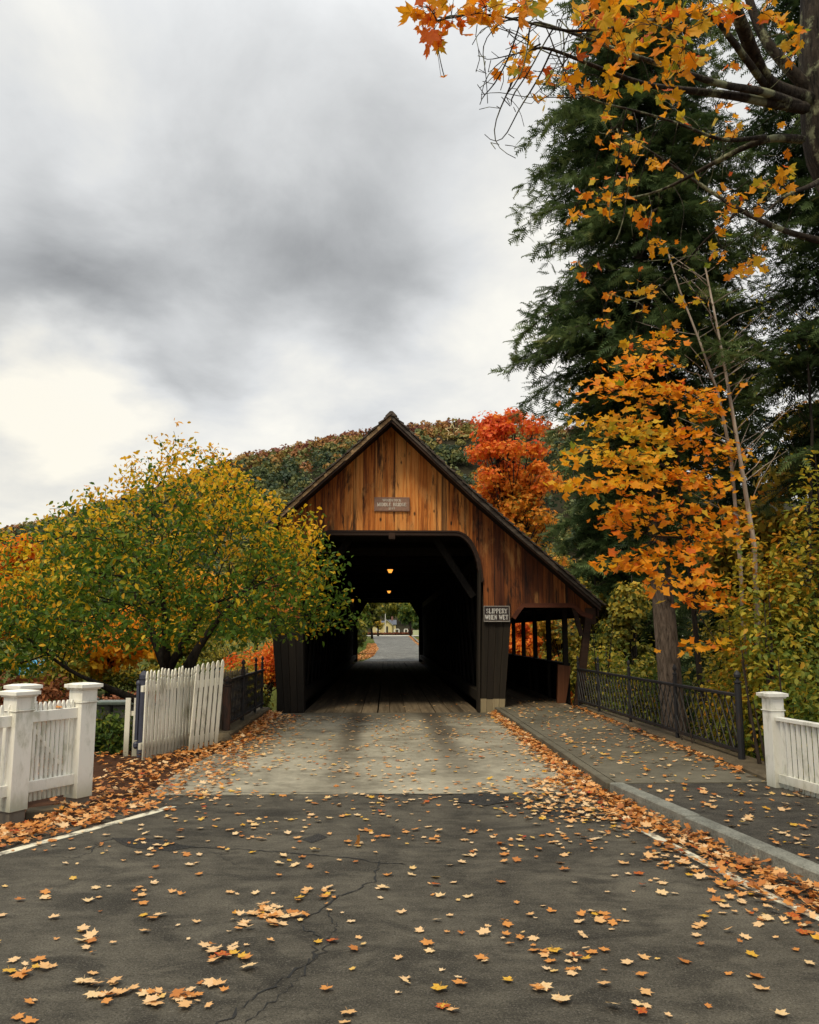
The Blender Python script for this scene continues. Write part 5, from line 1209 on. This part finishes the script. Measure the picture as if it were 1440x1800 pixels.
CL = [(780, 30, 24, 26, 14, 3.9), (850, 12, 30, 18, 12, 3.9), (920, 6, 24, 10, 6, 3.95), (757, 68, 14, 14, 5, 3.9), (745, 15, 16, 14, 6, 3.9),
      (1035, 20, 20, 16, 9, 4.2), (1065, 55, 40, 30, 14, 4.2), (1110, 20, 40, 20, 12, 4.2), (1165, 55, 40, 28, 14, 4.3), (1205, 85, 26, 22, 10, 4.4), (1240, 25, 30, 24, 12, 4.5), (1090, 95, 24, 20, 8, 4.6), (1190, 118, 20, 18, 6, 4.6),
      (1185, 20, 40, 16, 8, 4.3), (1350, 25, 14, 20, 5, 5.4), (1395, 85, 16, 30, 8, 5.6), (1375, 40, 10, 12, 4, 5.6), (1285, 10, 26, 12, 7, 4.8), (905, 112, 18, 24, 9, 4.8), (985, 130, 20, 14, 8, 5.0), (1085, 140, 14, 18, 8, 5.2),
      (1040, 165, 24, 14, 7, 5.2), (1165, 150, 24, 22, 9, 5.0), (1070, 205, 14, 6, 3, 5.6), (1240, 238, 14, 8, 4, 6.2), (1285, 225, 12, 10, 4, 6.0), (1262, 198, 6, 6, 2, 6.0), (1100, 262, 22, 16, 10, 6.6), (1150, 285, 16, 10, 6, 6.6), (1030, 335, 14, 20, 6, 6.7),
      (1060, 345, 26, 18, 10, 6.7), (1005, 372, 8, 8, 3, 6.8), (1130, 380, 20, 12, 8, 7), (1108, 315, 12, 8, 4, 6.9), (1300, 350, 16, 10, 5, 6.6), (1345, 345, 14, 18, 7, 6.0), (1380, 300, 8, 14, 5, 5.8), (1270, 388, 14, 14, 5, 6.8), (1318, 452, 18, 22, 11, 6.8), (1305, 478, 8, 10, 4, 6.8),
      (1155, 428, 12, 10, 5, 7.2), (1028, 480, 14, 18, 5, 7.4), (1260, 450, 12, 8, 4, 7), (1215, 528, 18, 8, 6, 7.2), (1170, 575, 10, 10, 4, 7.6), (1060, 565, 14, 10, 6, 7.6), (1110, 600, 10, 8, 3, 7.6), (1395, 350, 10, 10, 4, 6), (1145, 510, 8, 8, 3, 7.2), (940, 145, 8, 8, 2, 4.9), (955, 170, 8, 8, 2, 5.2), (930, 85, 8, 8, 2, 4.8), (776, 135, 2, 2, 1, 4.1), (1120, 505, 8, 8, 3, 7.2)]
lp = []; AT = []
for (px, py, sx_, sy_, n, Yd) in CL:
    for _ in range(int(n * 1.8)):
        p = at(px + rng.normal() * sx_ * .8, py + rng.normal() * sy_ * .8, Yd + rng.normal() * .16); lp.append(p)
    for _ in range(max(2, n // 2)): AT.append(at(px + rng.normal() * sx_ * .7, py - 8 + rng.normal() * sy_ * .6, Yd + rng.normal() * .14))
for _ in range(480):    # bare twigs at the left tips
    px = rng.uniform(830, 1010); py = 40 + rng.uniform(-25, 150) + .0 * px; AT.append(at(px, py, rng.uniform(4.4, 5.4)))
for _ in range(26): AT.append(at(rng.uniform(845, 920), 215 + rng.uniform(0, 65), rng.uniform(5.0, 5.4)))
for _ in range(170): AT.append(at(rng.uniform(1040, 1380), rng.uniform(150, 470), rng.uniform(5.8, 7.2)))
for _ in range(60): AT.append(at(rng.uniform(1060, 1260), rng.uniform(470, 560), rng.uniform(6.9, 7.3)))
P, par = colonize(nodes, par0, AT, .075, 1.9, .095, 90, (0, 0, -.06)); rd = radii(par, .0026, 2.6, .0085); fx = np.zeros(len(P)); fx[:len(fx0)] = np.array(fx0) * .68
tree_mesh(P, par, rd, 'limbs', M_BARKL, mp, fx); SKEL = P.copy()
lp = np.array(lp)
tipn = np.where((rd < .004) & (np.arange(len(P)) > len(nodes)))[0]; px_t = np.array([pix(P[i])[0] for i in tipn]); tipn = tipn[(px_t > 1040)]
ext = P[rng.choice(tipn, 60)] + rng.normal(size=(60, 3)) * .03; lp = np.vstack([lp, ext])
n_ = len(lp); nrm_ = norm(rng.normal(size=(n_, 3)) * .7 + np.array([-.1, -.6, .35])); dr_ = norm(rng.normal(size=(n_, 3)) * .7 + np.array([0, -.2, -1.0])); sz_ = .086 * (.5 + .68 * rng.random(n_)); tn = np.clip(.52 + .2 * rng.normal(size=n_) + np.where(rng.random(n_) < .08, .35, 0) - np.where(rng.random(n_) < .08, .3, 0) + .22 * sst(930, 760, np.array([pix(p)[0] for p in lp])), 0, 1)
stalks = MB()
for p, d_ in zip(lp, dr_):                      # every leaf hangs by its stalk from the nearest twig
    b0 = p - d_ * .01; k = int(np.argmin(np.linalg.norm(SKEL - b0, axis=1))); q = SKEL[k]; L_ = np.linalg.norm(q - b0)
    stalks.tube([q, (q + b0) / 2 + np.array([0, 0, .12 * L_]), b0], [.0022, .0018, .0013], 3)
stalks.obj('leaf_stalks', M_TWIG, mp, kind='stuff')
order = np.argsort([-s / pix(p)[2] for s, p in zip(sz_, lp)]); first = order[:300]; other = order[300:]
LM = {}
for tq in range(8):
    for cq in range(3):
        V = MAPLE_F[0].copy(); V[:, 2] *= (.5, 1.4, 2.4)[cq]; V[:, 2] += (.0, .1, -.12)[cq] * np.sin(6 * V[:, 0] + cq); LM[tq, cq] = tri_mesh('leaf', V, MAPLE_F[1], L_ORANGE, np.full(len(MAPLE_F[1]), (tq + .5) / 8))
for i in first:
    z = nrm_[i]; y = norm(dr_[i] - z * (dr_[i] @ z)); x = np.cross(y, z); s = sz_[i]
    o = bpy.data.objects.new('leaf', LM[min(7, int(tn[i] * 8)), int(rng.integers(3))]); COL.objects.link(o); o.parent = mp
    Mx = Matrix([[x[k] * s, y[k] * s, z[k] * s, lp[i][k] - mp.location[k]] for k in range(3)] + [[0, 0, 0, 1]]); o.matrix_local = Mx
if len(other): crown_obj('foliage', MAPLE_F, lp[other], nrm_[other], dr_[other], sz_[other], tn[other], L_ORANGE, mp, .4 + 1.4 * rng.random(len(other)))

# ------------------------------------------------------------------ hillside woods
xs_ = []; 
N = 3400
hxp = rng.uniform(-275, 170, N * 2); hyp = 300 + 330 * rng.random(N * 2) ** .8
# only slopes one could see past the gable and the trees, and a margin beside them
sx0 = at(795, 757, 505)[0]; ok = (hyp > 300); hxp, hyp = hxp[ok][:N], hyp[ok][:N]; hz = terrain(hxp, hyp)
ord_ = np.argsort(hyp); PP = []; NN = []; TT = []; SS = []
frac = np.clip((hyp - 300) / 260, 0, 1)
for x, y, z, fq in zip(hxp, hyp, hz, frac):
    k = 50; d = rng.normal(size=(k, 3)); d /= np.linalg.norm(d, axis=1, keepdims=True); d[:, 2] = np.abs(d[:, 2]) * 1.1 - .35; hh = rng.uniform(7, 12); w = rng.uniform(2.6, 6.4)
    if fq > .88: hh *= 1.15
    if abs(x - sx0) < 8 and 462 < y < 514: hh *= .55
    PP.append(np.array([x, y, z + hh * .55]) + d * np.array([w, w, hh * .5]) * (.7 + .4 * rng.random((k, 1)))); NN.append(d)
    base_t = .12 + .58 * sst(.66, .92, fq) + rng.normal() * .17 + (.22 if rng.random() < .22 else 0) - .04 * (rng.random() < .3)
    TT.append(np.clip(base_t + .04 * rng.normal(size=k), 0, 1)); SS.append(np.full(k, 1.8))
pos = np.vstack(PP); nn = norm(np.vstack(NN) + rng.normal(size=(len(pos), 3)) * .4); n_ = len(pos)
crown_obj('hillside_woods', QUADL, pos, nn, rvec(n_), np.concatenate(SS) * (.6 + .9 * rng.random(n_)), np.concatenate(TT), L_HILL, None)
# dark trunks along the crest
mb = MB()
for _ in range(150):
    x = rng.uniform(-60, 110); y = rng.uniform(515, 540); z = gz(x, y); mb.tube([(x, y, z - 1), (x + rng.normal() * .3, y, z + 9)], [.28, .16], 4)
mb.obj('crest_trunks', M_BARK, None, kind='stuff')
# star frame on the crest
sp_ = at(795, 757, 505); st_ = thing('star_frame', 'outline five-pointed star of pale rods standing on the hilltop', 'star', (sp_[0], 505, gz(sp_[0], 505)))
m_star = new_mat('pale star rods')[0]; m_star.node_tree.nodes['Principled BSDF'].inputs['Base Color'].default_value = (.75, .58, .30, 1)
pts = [sp_ + np.array([math.sin(k * math.pi / 5), 0, math.cos(k * math.pi / 5)]) * (4.7 if k % 2 == 0 else 2.1) for k in range(10)]
mb = MB()
for k in range(10): mb.bar(pts[k], pts[(k + 1) % 10], .34, .34, (0, 1, 0))
mb.obj('star_outline', m_star, st_)
mb = MB(); mb.bar(pts[4], (pts[4][0] + .3, 505, gz(sp_[0], 505)), .3, .3, (0, 1, 0)); mb.bar(pts[6], (pts[6][0] - .3, 505, gz(sp_[0], 505)), .3, .3, (0, 1, 0)); mb.obj('support_pole', m_star, st_)

# ------------------------------------------------------------------ the little house beyond the bridge
Yh = 205.0; hp = lambda x, y: at(x, y, Yh)
zb = gz(1, Yh); hs = thing('house', 'little pale yellow house with grey roof and dark door beyond the bridge', 'house', (hp(679, 1112)[0], Yh, zb))
m_yel = flat('pale yellow clapboard', (.70, .58, .27)); m_roof = flat('slate grey roof', (.075, .085, .11)); m_door = flat('dark door', (.03, .025, .025)); m_brk = flat('brick', (.22, .10, .075)); m_trimw = flat('white trim', (.78, .75, .66))
a = hp(673.5, 1097); pk = hp(679.5, 1089.3); c = hp(689, 1098.5); c[2] = a[2]
MB().prism_y([(a[0], zb - .5), (c[0], zb - .5), (c[0], a[2]), (pk[0], pk[2]), (a[0], a[2])], Yh, Yh + 9).obj('wall', m_yel, hs)
r_ = hp(696, 1100)
MB().box(c[0] + .003, r_[0], Yh + 1.2, Yh + 8, zb - .5, a[2] - .25).obj('side_wall', m_yel, hs)
l_ = hp(654, 1100); MB().box(l_[0], a[0] - .003, Yh + 1.5, Yh + 8, zb - .5, a[2] - .3).obj('side_wall', m_yel, hs)
def slab4(name, q, t, mat, par_): return MB().hexa([(x, y, z) for x, y, z in q], [(x, y, z + t) for x, y, z in q]).obj(name, mat, par_)
ov = .25
rf_o = slab4('roof', [(pk[0], Yh - ov, pk[2]), (c[0] + .35, Yh - ov, a[2] - .3), (c[0] + .35, Yh + 9.2, a[2] - .3), (pk[0], Yh + 9.2, pk[2])], .16, m_roof, hs)
slab4('roof', [(a[0] - .35, Yh - ov, a[2] - .3), (pk[0], Yh - ov, pk[2]), (pk[0], Yh + 9.2, pk[2]), (a[0] - .35, Yh + 9.2, a[2] - .3)], .16, m_roof, hs)
slab4('roof', [(c[0] + .1, Yh + 1.0, a[2] - .2), (r_[0] + .2, Yh + 1.0, a[2] - .2), (r_[0] + .2, Yh + 4.6, pk[2] - .1), (c[0] - .9, Yh + 4.6, pk[2] - .1)], .14, m_roof, hs)
slab4('roof', [(l_[0] - .2, Yh + 1.2, a[2] - .3), (a[0], Yh + 1.2, a[2] - .3), (a[0] + .6, Yh + 4.6, pk[2] - .35), (l_[0] - .2, Yh + 4.6, pk[2] - .35)], .14, m_roof, hs)
for s0, s1_ in (((a[0] - .35, a[2] - .32), (pk[0], pk[2] - .02)), ((pk[0], pk[2] - .02), (c[0] + .35, a[2] - .32))): MB().bar((s0[0], Yh - ov - .03, s0[1]), (s1_[0], Yh - ov - .03, s1_[1]), .06, .24, (0, 1, 0)).obj('rake_trim', m_trimw, hs)
dr0 = hp(679, 1101); dr1 = hp(682.3, 1101); MB().box(dr0[0], dr1[0], Yh - .06, Yh - .004, zb, dr0[2]).obj('door', m_door, hs)
w0 = hp(661, 1104); w1 = hp(668, 1109); MB().box(w0[0], w1[0], Yh + 1.42, Yh + 1.49, w1[2], w0[2]).obj('window', m_trimw, hs)
ch0 = hp(688, 1083); ch1 = hp(691.5, 1090); MB().box(ch0[0], ch1[0], Yh + 4.2, Yh + 4.9, a[2], ch0[2]).obj('chimney', m_brk, hs)
fpz = hp(677.5, 1079); ft = thing('flagpole', 'slim white flagpole in front of the little yellow house', 'flagpole', (fpz[0], 190, gz(fpz[0], 190)))
p_ = at(677.5, 1079, 190); MB().lathe((p_[0], 190, gz(p_[0], 190)), [(.10, 0), (.07, p_[2] - gz(p_[0], 190))], 8).obj('pole', m_trimw, ft); MB().lathe((p_[0], 190, p_[2]), [(.02, 0), (.12, .08), (.02, .2)], 8).obj('finial', m_trimw, ft)
for i, (px, w_, lab) in enumerate(((697.5, 4, 'white gateway in front of the side wing of the little house'), (714, 3, 'narrow white gateway right of the little house'))):
    b0 = at(px, 1112, 175); z0 = gz(b0[0], 175); t = thing('gateway', lab, 'gateway', (b0[0], 175, z0), 'white gateways by the little house'); ww = w_ / FPX * 175
    for s in (-1, 1): MB().box(b0[0] + s * ww - .12, b0[0] + s * ww + .12, 174.9, 175.1, z0 - .3, z0 + 1.1).obj('gatepost', m_trimw, t)
    MB().box(b0[0] - ww, b0[0] + ww, 174.95, 175.05, z0 + 1.102, z0 + 1.25).obj('crossbar', m_trimw, t)
b0 = at(731, 1112, 165); z0 = gz(b0[0], 165)
MB().box(b0[0] - .62, b0[0] + 1.6, 164.6, 165.4, z0 - .3, z0 + 1.1).obj('garden_wall', flat('pale green wall', (.42, .46, .26)), None, label='pale green low wall at the right edge of the far opening', cat='wall')
b0 = at(721, 1110, 160); bush('dark_shrub', 'small dark shrub beside the pale green low wall', (b0[0], 160, gz(b0[0], 160)), (.55, .5), 1.4, L_RUST, .0, .2, 400, .2, 61, tmpl=QUADL)
bush('leaf_hedge', 'low reddish leaf hedge along the street before the little house', (1.2, 172, gz(1, 172)), (7.5, .6), .5, L_RUST, .35, .6, 1600, .28, 62, tmpl=QUADL, cat='hedge')
# a grassy bank and leaf drift on the far verge
def drift(name, pts, n, size, tone, mat, kind='stuff'):
    P = np.array(pts, float); x0, y0 = P.min(0); x1, y1 = P.max(0); out = []
    def inside(q):
        c = False; j = len(P) - 1
        for i in range(len(P)):
            if ((P[i, 1] > q[1]) != (P[j, 1] > q[1])) and q[0] < (P[j, 0] - P[i, 0]) * (q[1] - P[i, 1]) / (P[j, 1] - P[i, 1]) + P[i, 0]: c = not c
            j = i
        return c
    while len(out) < n:
        q = (rng.uniform(x0, x1), rng.uniform(y0, y1))
        if inside(q): out.append(q)
    q = np.array(out); z = terrain(q[:, 0], q[:, 1]) + .07; pos = np.column_stack([q, z])
    crown_obj(name, MAPLE, pos, norm(rng.normal(size=(n, 3)) * .2 + (0, 0, 1)), rvec(n), size * (.7 + .6 * rng.random(n)), np.clip(tone + .16 * rng.normal(size=n), 0, 1), mat, None)
drift('leaf_drift', [(-1.9, 54.9), (-1.0, 62), (-.75, 80), (-1.3, 100), (-2.2, 100), (-1.9, 80), (-2.3, 64), (-2.6, 55)], 5200, .11, .36, L_LITTER)
drift('leaf_drift', [(3.2, 60), (4.0, 150), (4.6, 150), (4.4, 60)], 2600, .12, .36, L_LITTER)
drift('leaf_drift', [(-14, 20), (-7, 20), (-8, 26), (-14, 26)], 2600, .12, .36, L_LITTER)

# ------------------------------------------------------------------ lawn, lawn chairs, stone edge
n_ = 16000; q = np.column_stack([rng.uniform(-22, -6.5, n_), 17 + 27 * rng.random(n_) ** .8]); z = terrain(q[:, 0], q[:, 1])
BL = (np.array([(-.06, 0, 0), (.06, 0, 0), (.1, 1, .25)]), np.array([(0, 1, 2)]))
crown_obj('lawn_grass', BL, np.column_stack([q, z - .01]), norm(rng.normal(size=(n_, 3)) + (0, -.8, 0)), norm(rng.normal(size=(n_, 3)) * .3 + (0, 0, 1)), .10 * (.5 + rng.random(n_)), np.clip(.5 + .12 * rng.normal(size=n_) + .1 * clump_noise(np.column_stack([q, z]), 2., 4), 0, 1), leaf_mat('lawn grass', [(0, (.04, .07, .015)), (.5, (.12, .19, .03)), (1, (.30, .30, .06))], .3), None)
n_ = 5000; q = np.column_stack([rng.uniform(-5.5, -1.6, n_), rng.uniform(55, 110, n_)]); z = terrain(q[:, 0], q[:, 1])
crown_obj('verge_grass', BL, np.column_stack([q, z - .01]), norm(rng.normal(size=(n_, 3)) + (0, -.8, 0)), norm(rng.normal(size=(n_, 3)) * .3 + (0, 0, 1)), .22 * (.5 + rng.random(n_)), np.clip(.4 + .12 * rng.normal(size=n_), 0, 1), bpy.data.materials['lawn grass'], None)
m_blue = flat('bright blue paint', (.03, .42, .75))
for i, px in enumerate((49, 60)):
    p = at(px, 1180, 47); x, y = p[0], 47.0; z = gz(x, y); t = thing('lawn_chair', ('bright blue lawn chair under the left crown, left of the pair', 'bright blue lawn chair under the left crown, right of the pair')[i], 'chair', (x, y, z), 'pair of blue lawn chairs')
    MB().hexa([(x - .28, y - .3, z + .32), (x + .28, y - .3, z + .32), (x + .28, y + .25, z + .24), (x - .28, y + .25, z + .24)], [(x - .28, y - .3, z + .36), (x + .28, y - .3, z + .36), (x + .28, y + .25, z + .28), (x - .28, y + .25, z + .28)]).obj('seat', m_blue, t)
    for j in range(5): MB().bar((x - .24 + .12 * j, y + .25, z + .26), (x - .28 + .14 * j, y + .55, z + 1.0 - .03 * abs(j - 2)), .10, .025, (0, 1, 0)).obj('back_slat', m_blue, t)
    for s in (-1, 1):
        MB().box(x + s * .33 - .06, x + s * .33 + .06, y - .35, y + .4, z + .56, z + .59).obj('armrest', m_blue, t)
        for yy in (-.3, .3): MB().box(x + s * .33 - .03, x + s * .33 + .03, y + yy - .04, y + yy + .04, z - .28, z + .559).obj('leg', m_blue, t)
ed = thing('stone_edge', 'low grey stone ledge with a pale green slab on the leafy lawn', 'ledge', (-6.2, 17.6, -.5))
for i, (x0, x1, h_) in enumerate(((-6.35, -6.0, .48), (-5.98, -5.6, .36), (-5.58, -5.1, .36))): MB().box(x0, x1, 17.4, 17.9, -.7, h_).obj('stone_block', M_GRAN, ed, bevel=.03)
MB().box(-5.97, -5.12, 17.32, 17.85, .363, .43).obj('slab', flat('verdigris slab', (.36, .44, .36)), ed, bevel=.015)

# ------------------------------------------------------------------ fallen leaves
LP = []     # x, y, z, size, tone, tilt
def add_leaf(x, y, z, tone, s=1.0, tilt=.28): LP.append((x, y, z, .064 * s * random.uniform(.45, 1.3), min(max(tone, 0), .999), tilt))
def tan_tone(): return random.choices([random.uniform(.56, .9), random.uniform(.38, .56), random.uniform(.2, .38), random.uniform(.9, .96), .985], [54, 22, 13, 8, 3])[0]
def org_tone(): return random.choices([random.uniform(.30, .56), random.uniform(.56, .8), random.uniform(.08, .30), .985], [50, 18, 29, 3])[0]
def surf(x, y):
    if x > kx(y) + .0: return .122 if y < 9.63 else .130
    return .004 if y < 9.72 else .008
# gutter drift on the right
for _ in range(3000):
    y = 4.2 + 15.0 * random.random() ** 1.25; w = float(np.interp(y, [4, 6, 8, 10, 14, 19], [.75, .62, .55, .42, .26, .16])); u = abs(random.gauss(0, .5)); u = min(u, 1.7)
    x = float(kx(y)) - .03 - u * w; add_leaf(x, y, .006 + max(0, .055 * (1 - u)) * random.random(), org_tone() if u < .9 else tan_tone(), 1.0, .5 if u < .8 else .3)
for _ in range(260):
    y = random.uniform(8.2, 10.6); x = float(kx(y)) - .3 - abs(random.gauss(0, .45)); add_leaf(x, y, surf(x, y) + .01 * random.random(), tan_tone(), 1, .35)
# left verge
poly_v = []
for _ in range(16000):
    if len(poly_v) > 3600: break
    y = random.uniform(6.2, 19.2); xr = float(lx(y)) - .05 if y < 9.4 else float(np.interp(y, [9.4, 11, 13, 15, 19.2], [-2.3, -2.25, -2.2, -2.25, -2.35])); wl = float(np.interp(y, [6, 8.6, 9.4, 12.2, 14.3, 15, 19.2], [.95, .85, 1.35, 1.35, .75, .48, .35]))
    u = random.random() ** .9; x = xr - wl * u
    den = .95 if y < 9.2 else (.62 if u < .62 else .42) if y < 12.5 else .75
    if random.random() < den: poly_v.append((x, y)); add_leaf(x, y, float(terrain(x, y)) + .025 + .05 * random.random() if x < -2.66 and y > 9.7 or x < lx(min(y, 9.6)) - .55 else .008 + .05 * random.random(), org_tone(), 1, .45)
for _ in range(420):
    x = random.uniform(-5.4, -3.2); y = random.uniform(10.2, 13.4); add_leaf(x, y, gz(x, y) + .02 + .03 * random.random(), org_tone(), 1, .4)
for _ in range(500):
    y = random.uniform(9.4, 18.8); x = float(np.interp(y, [9.4, 13, 19], [-2.2, -2.2, -2.3])) + abs(random.gauss(0, .22)); add_leaf(x, y, surf(x, y) + .004, tan_tone() if random.random() < .5 else org_tone(), 1, .3)
# leaves on the asphalt and apron
for _ in range(3100):
    y = 3.3 + 15.5 * random.random() ** 1.0; x = random.uniform(float(lx(min(y, 9.7))) if y < 9.7 else -2.3, float(kx(y)) - .05)
    if clump_noise(np.array([[x, y, 0.]]), .5, 21)[0] + random.gauss(0, .35) < -.12: continue
    add_leaf(x, y, surf(x, y), tan_tone(), .96, .16)
for (px, py, n, sp) in ((475, 1615, 16, 26), (470, 1600, 8, 14), (390, 1670, 10, 30), (330, 1745, 9, 34), (290, 1760, 9, 20), (190, 1745, 8, 22), (560, 1570, 6, 18), (1060, 1615, 6, 24), (980, 1680, 7, 28), (890, 1640, 6, 22), (960, 1745, 4, 14), (1120, 1780, 3, 16), (160, 1660, 5, 22), (40, 1710, 5, 20), (1180, 1505, 9, 40), (1040, 1440, 14, 40), (980, 1425, 14, 40)):
    for _ in range(int(n * 1.5)):
        p = gnd(px + random.gauss(0, sp), py + random.gauss(0, sp * .45)); add_leaf(p[0], p[1], surf(p[0], p[1]) + .006 * random.random(), tan_tone(), 1.0, .2)
# sidewalk and railing foot
for _ in range(800):
    y = 5.2 + 14 * random.random() ** 1.1; x = random.uniform(float(kx(y)) + .18, float(swo(y))); add_leaf(x, y, surf(x, y), tan_tone(), 1, .22)
for _ in range(420):
    y = random.uniform(10.2, 19.2); x = 4.37 - abs(random.gauss(0, .09)); add_leaf(x, y, .132 + .03 * random.random(), org_tone(), 1, .4)
for _ in range(60):
    y = random.uniform(19.6, 27); x = random.uniform(-1.8, 2.1); add_leaf(x, y, .012, tan_tone(), .9, .25)
for _ in range(40):
    y = random.uniform(19.6, 22); x = random.uniform(2.8, 4.3); add_leaf(x, y, .128, tan_tone(), .9, .25)
LPA = np.array(LP); n_ = len(LPA)
proj = np.array([pix((a, b_, c)) for a, b_, c in LPA[:, :3]]); size_px = LPA[:, 3] / proj[:, 2] * FPX
inf = (proj[:, 0] > 5) & (proj[:, 0] < 1435) & (proj[:, 1] < 1792)
order = np.argsort(-(size_px * inf)); top300 = order[:300]; rest = order[300:]
up_ = norm(np.column_stack([rng.normal(size=(n_, 2)) * LPA[:, 5:6] * .6, np.ones(n_)])); dr_ = norm(np.column_stack([rng.normal(size=(n_, 2)), np.zeros(n_)])); curl = np.abs(.2 + .5 * rng.normal(size=n_))
posA = LPA[:, :3] + np.column_stack([np.zeros((n_, 2)), (.08 + .22 * LPA[:, 5]) * LPA[:, 3] + .003])
TONES = [('brown', .13), ('rusty orange', .26), ('orange', .42), ('peach', .60), ('pale tan', .72), ('pale buff', .84), ('yellow', .93), ('red', .99)]
SM = {}
for ti, (cn, tv) in enumerate(TONES):
    for k in range(4):
        V = MAPLE_F[0].copy(); V[:, 2] = V[:, 2] * (.04, .18, .4, .85)[k] + .05 * np.sin(5 * V[:, 0] + 2 * k) * V[:, 1]; V[:, 0] *= (1, .9, 1.08, .95)[k]
        # a short stalk
        V = np.vstack([V, [(-.012, .1, .01), (.012, .1, .01), (.03, -.32, .12), (.015, -.32, .12)]]); m0 = len(V) - 4
        F = np.vstack([MAPLE_F[1], [(m0, m0 + 1, m0 + 2), (m0, m0 + 2, m0 + 3)]]); SM[ti, k] = tri_mesh('fallen_leaf', V, F, L_LITTER, np.full(len(F), tv))
for i in top300:
    x0, y0 = LPA[i, 0], LPA[i, 1]; ti = int(np.argmin([abs(LPA[i, 4] - t[1]) for t in TONES]))
    u_, v_, _w = proj[i]; near = v_ > 1640
    if x0 > kx(y0) + .02: where = 'on the sidewalk behind the granite kerb'
    elif x0 > kx(y0) - .62: where = 'in the kerb gutter ' + ('at the right edge of the photo' if u_ > 1330 else 'below the second granite stone' if u_ > 1180 else 'near the first granite stone')
    elif x0 < lx(min(y0, 9.6)) - .05: where = 'between the white gate and the painted line'
    elif abs(u_ - np.interp(v_, [1510, 1625, 1800], [668, 525, 380])) < 75 and v_ > 1500: where = 'beside the long jagged crack in the road'
    elif u_ < 260: where = 'on the road ' + ('at the bottom left corner of the photo' if near else 'just inside the painted edge line')
    elif u_ < 480: where = 'on the road left of the jagged crack, ' + ('nearest the viewer' if near else 'farther up')
    elif u_ < 860: where = 'mid road right of the jagged crack, ' + ('nearest the viewer' if near else 'farther up')
    else: where = 'on the asphalt left of the gutter, ' + ('nearest the viewer' if near else 'farther up')
    szw = 'small ' if LPA[i, 3] < .052 else 'large ' if LPA[i, 3] > .073 else ''
    lab = f'{szw}{TONES[ti][0]} maple leaf {where}'
    o = bpy.data.objects.new('fallen_leaf', SM[ti, int(rng.integers(4))]); COL.objects.link(o)
    z = up_[i]; y = norm(dr_[i] - z * (dr_[i] @ z)); x = np.cross(y, z); s = LPA[i, 3]
    o.matrix_world = Matrix([[x[k] * s, y[k] * s, z[k] * s, posA[i][k]] for k in range(3)] + [[0, 0, 0, 1]])
    tag(o, lab, 'leaf', f'fallen leaves {where}')
nr_ = rest[proj[rest, 2] < 9.0]; fr_ = rest[proj[rest, 2] >= 9.0]
for tm_, q_ in ((MAPLE_F, nr_), (MAPLE, fr_)): crown_obj('leaf_litter', tm_, posA[q_], up_[q_], dr_[q_], LPA[q_, 3], LPA[q_, 4], L_LITTER, None, curl[q_])
# the leaf standing on its tip
p = gnd(632, 1488); o = bpy.data.objects.new('fallen_leaf', SM[2, 3]); COL.objects.link(o)
o.matrix_world = Matrix.Translation((p[0], p[1], .105)) @ Euler((R(-90), R(8), R(70))).to_matrix().to_4x4() @ Matrix.Diagonal((.10, .12, .13, 1))
tag(o, 'orange leaf standing upright on its tip in the middle of the road', 'leaf')
# leaf caught on the gate rail
p = A1 + dA * (.45) + nrm_f * .05; o = bpy.data.objects.new('fallen_leaf', SM[2, 1]); COL.objects.link(o)
o.matrix_world = Matrix.Translation((p[0], p[1], 1.03)) @ Euler((R(15), R(5), R(40))).to_matrix().to_4x4() @ Matrix.Scale(.085, 4)
tag(o, 'orange leaf caught on the upper rail of the clean white gate', 'leaf')
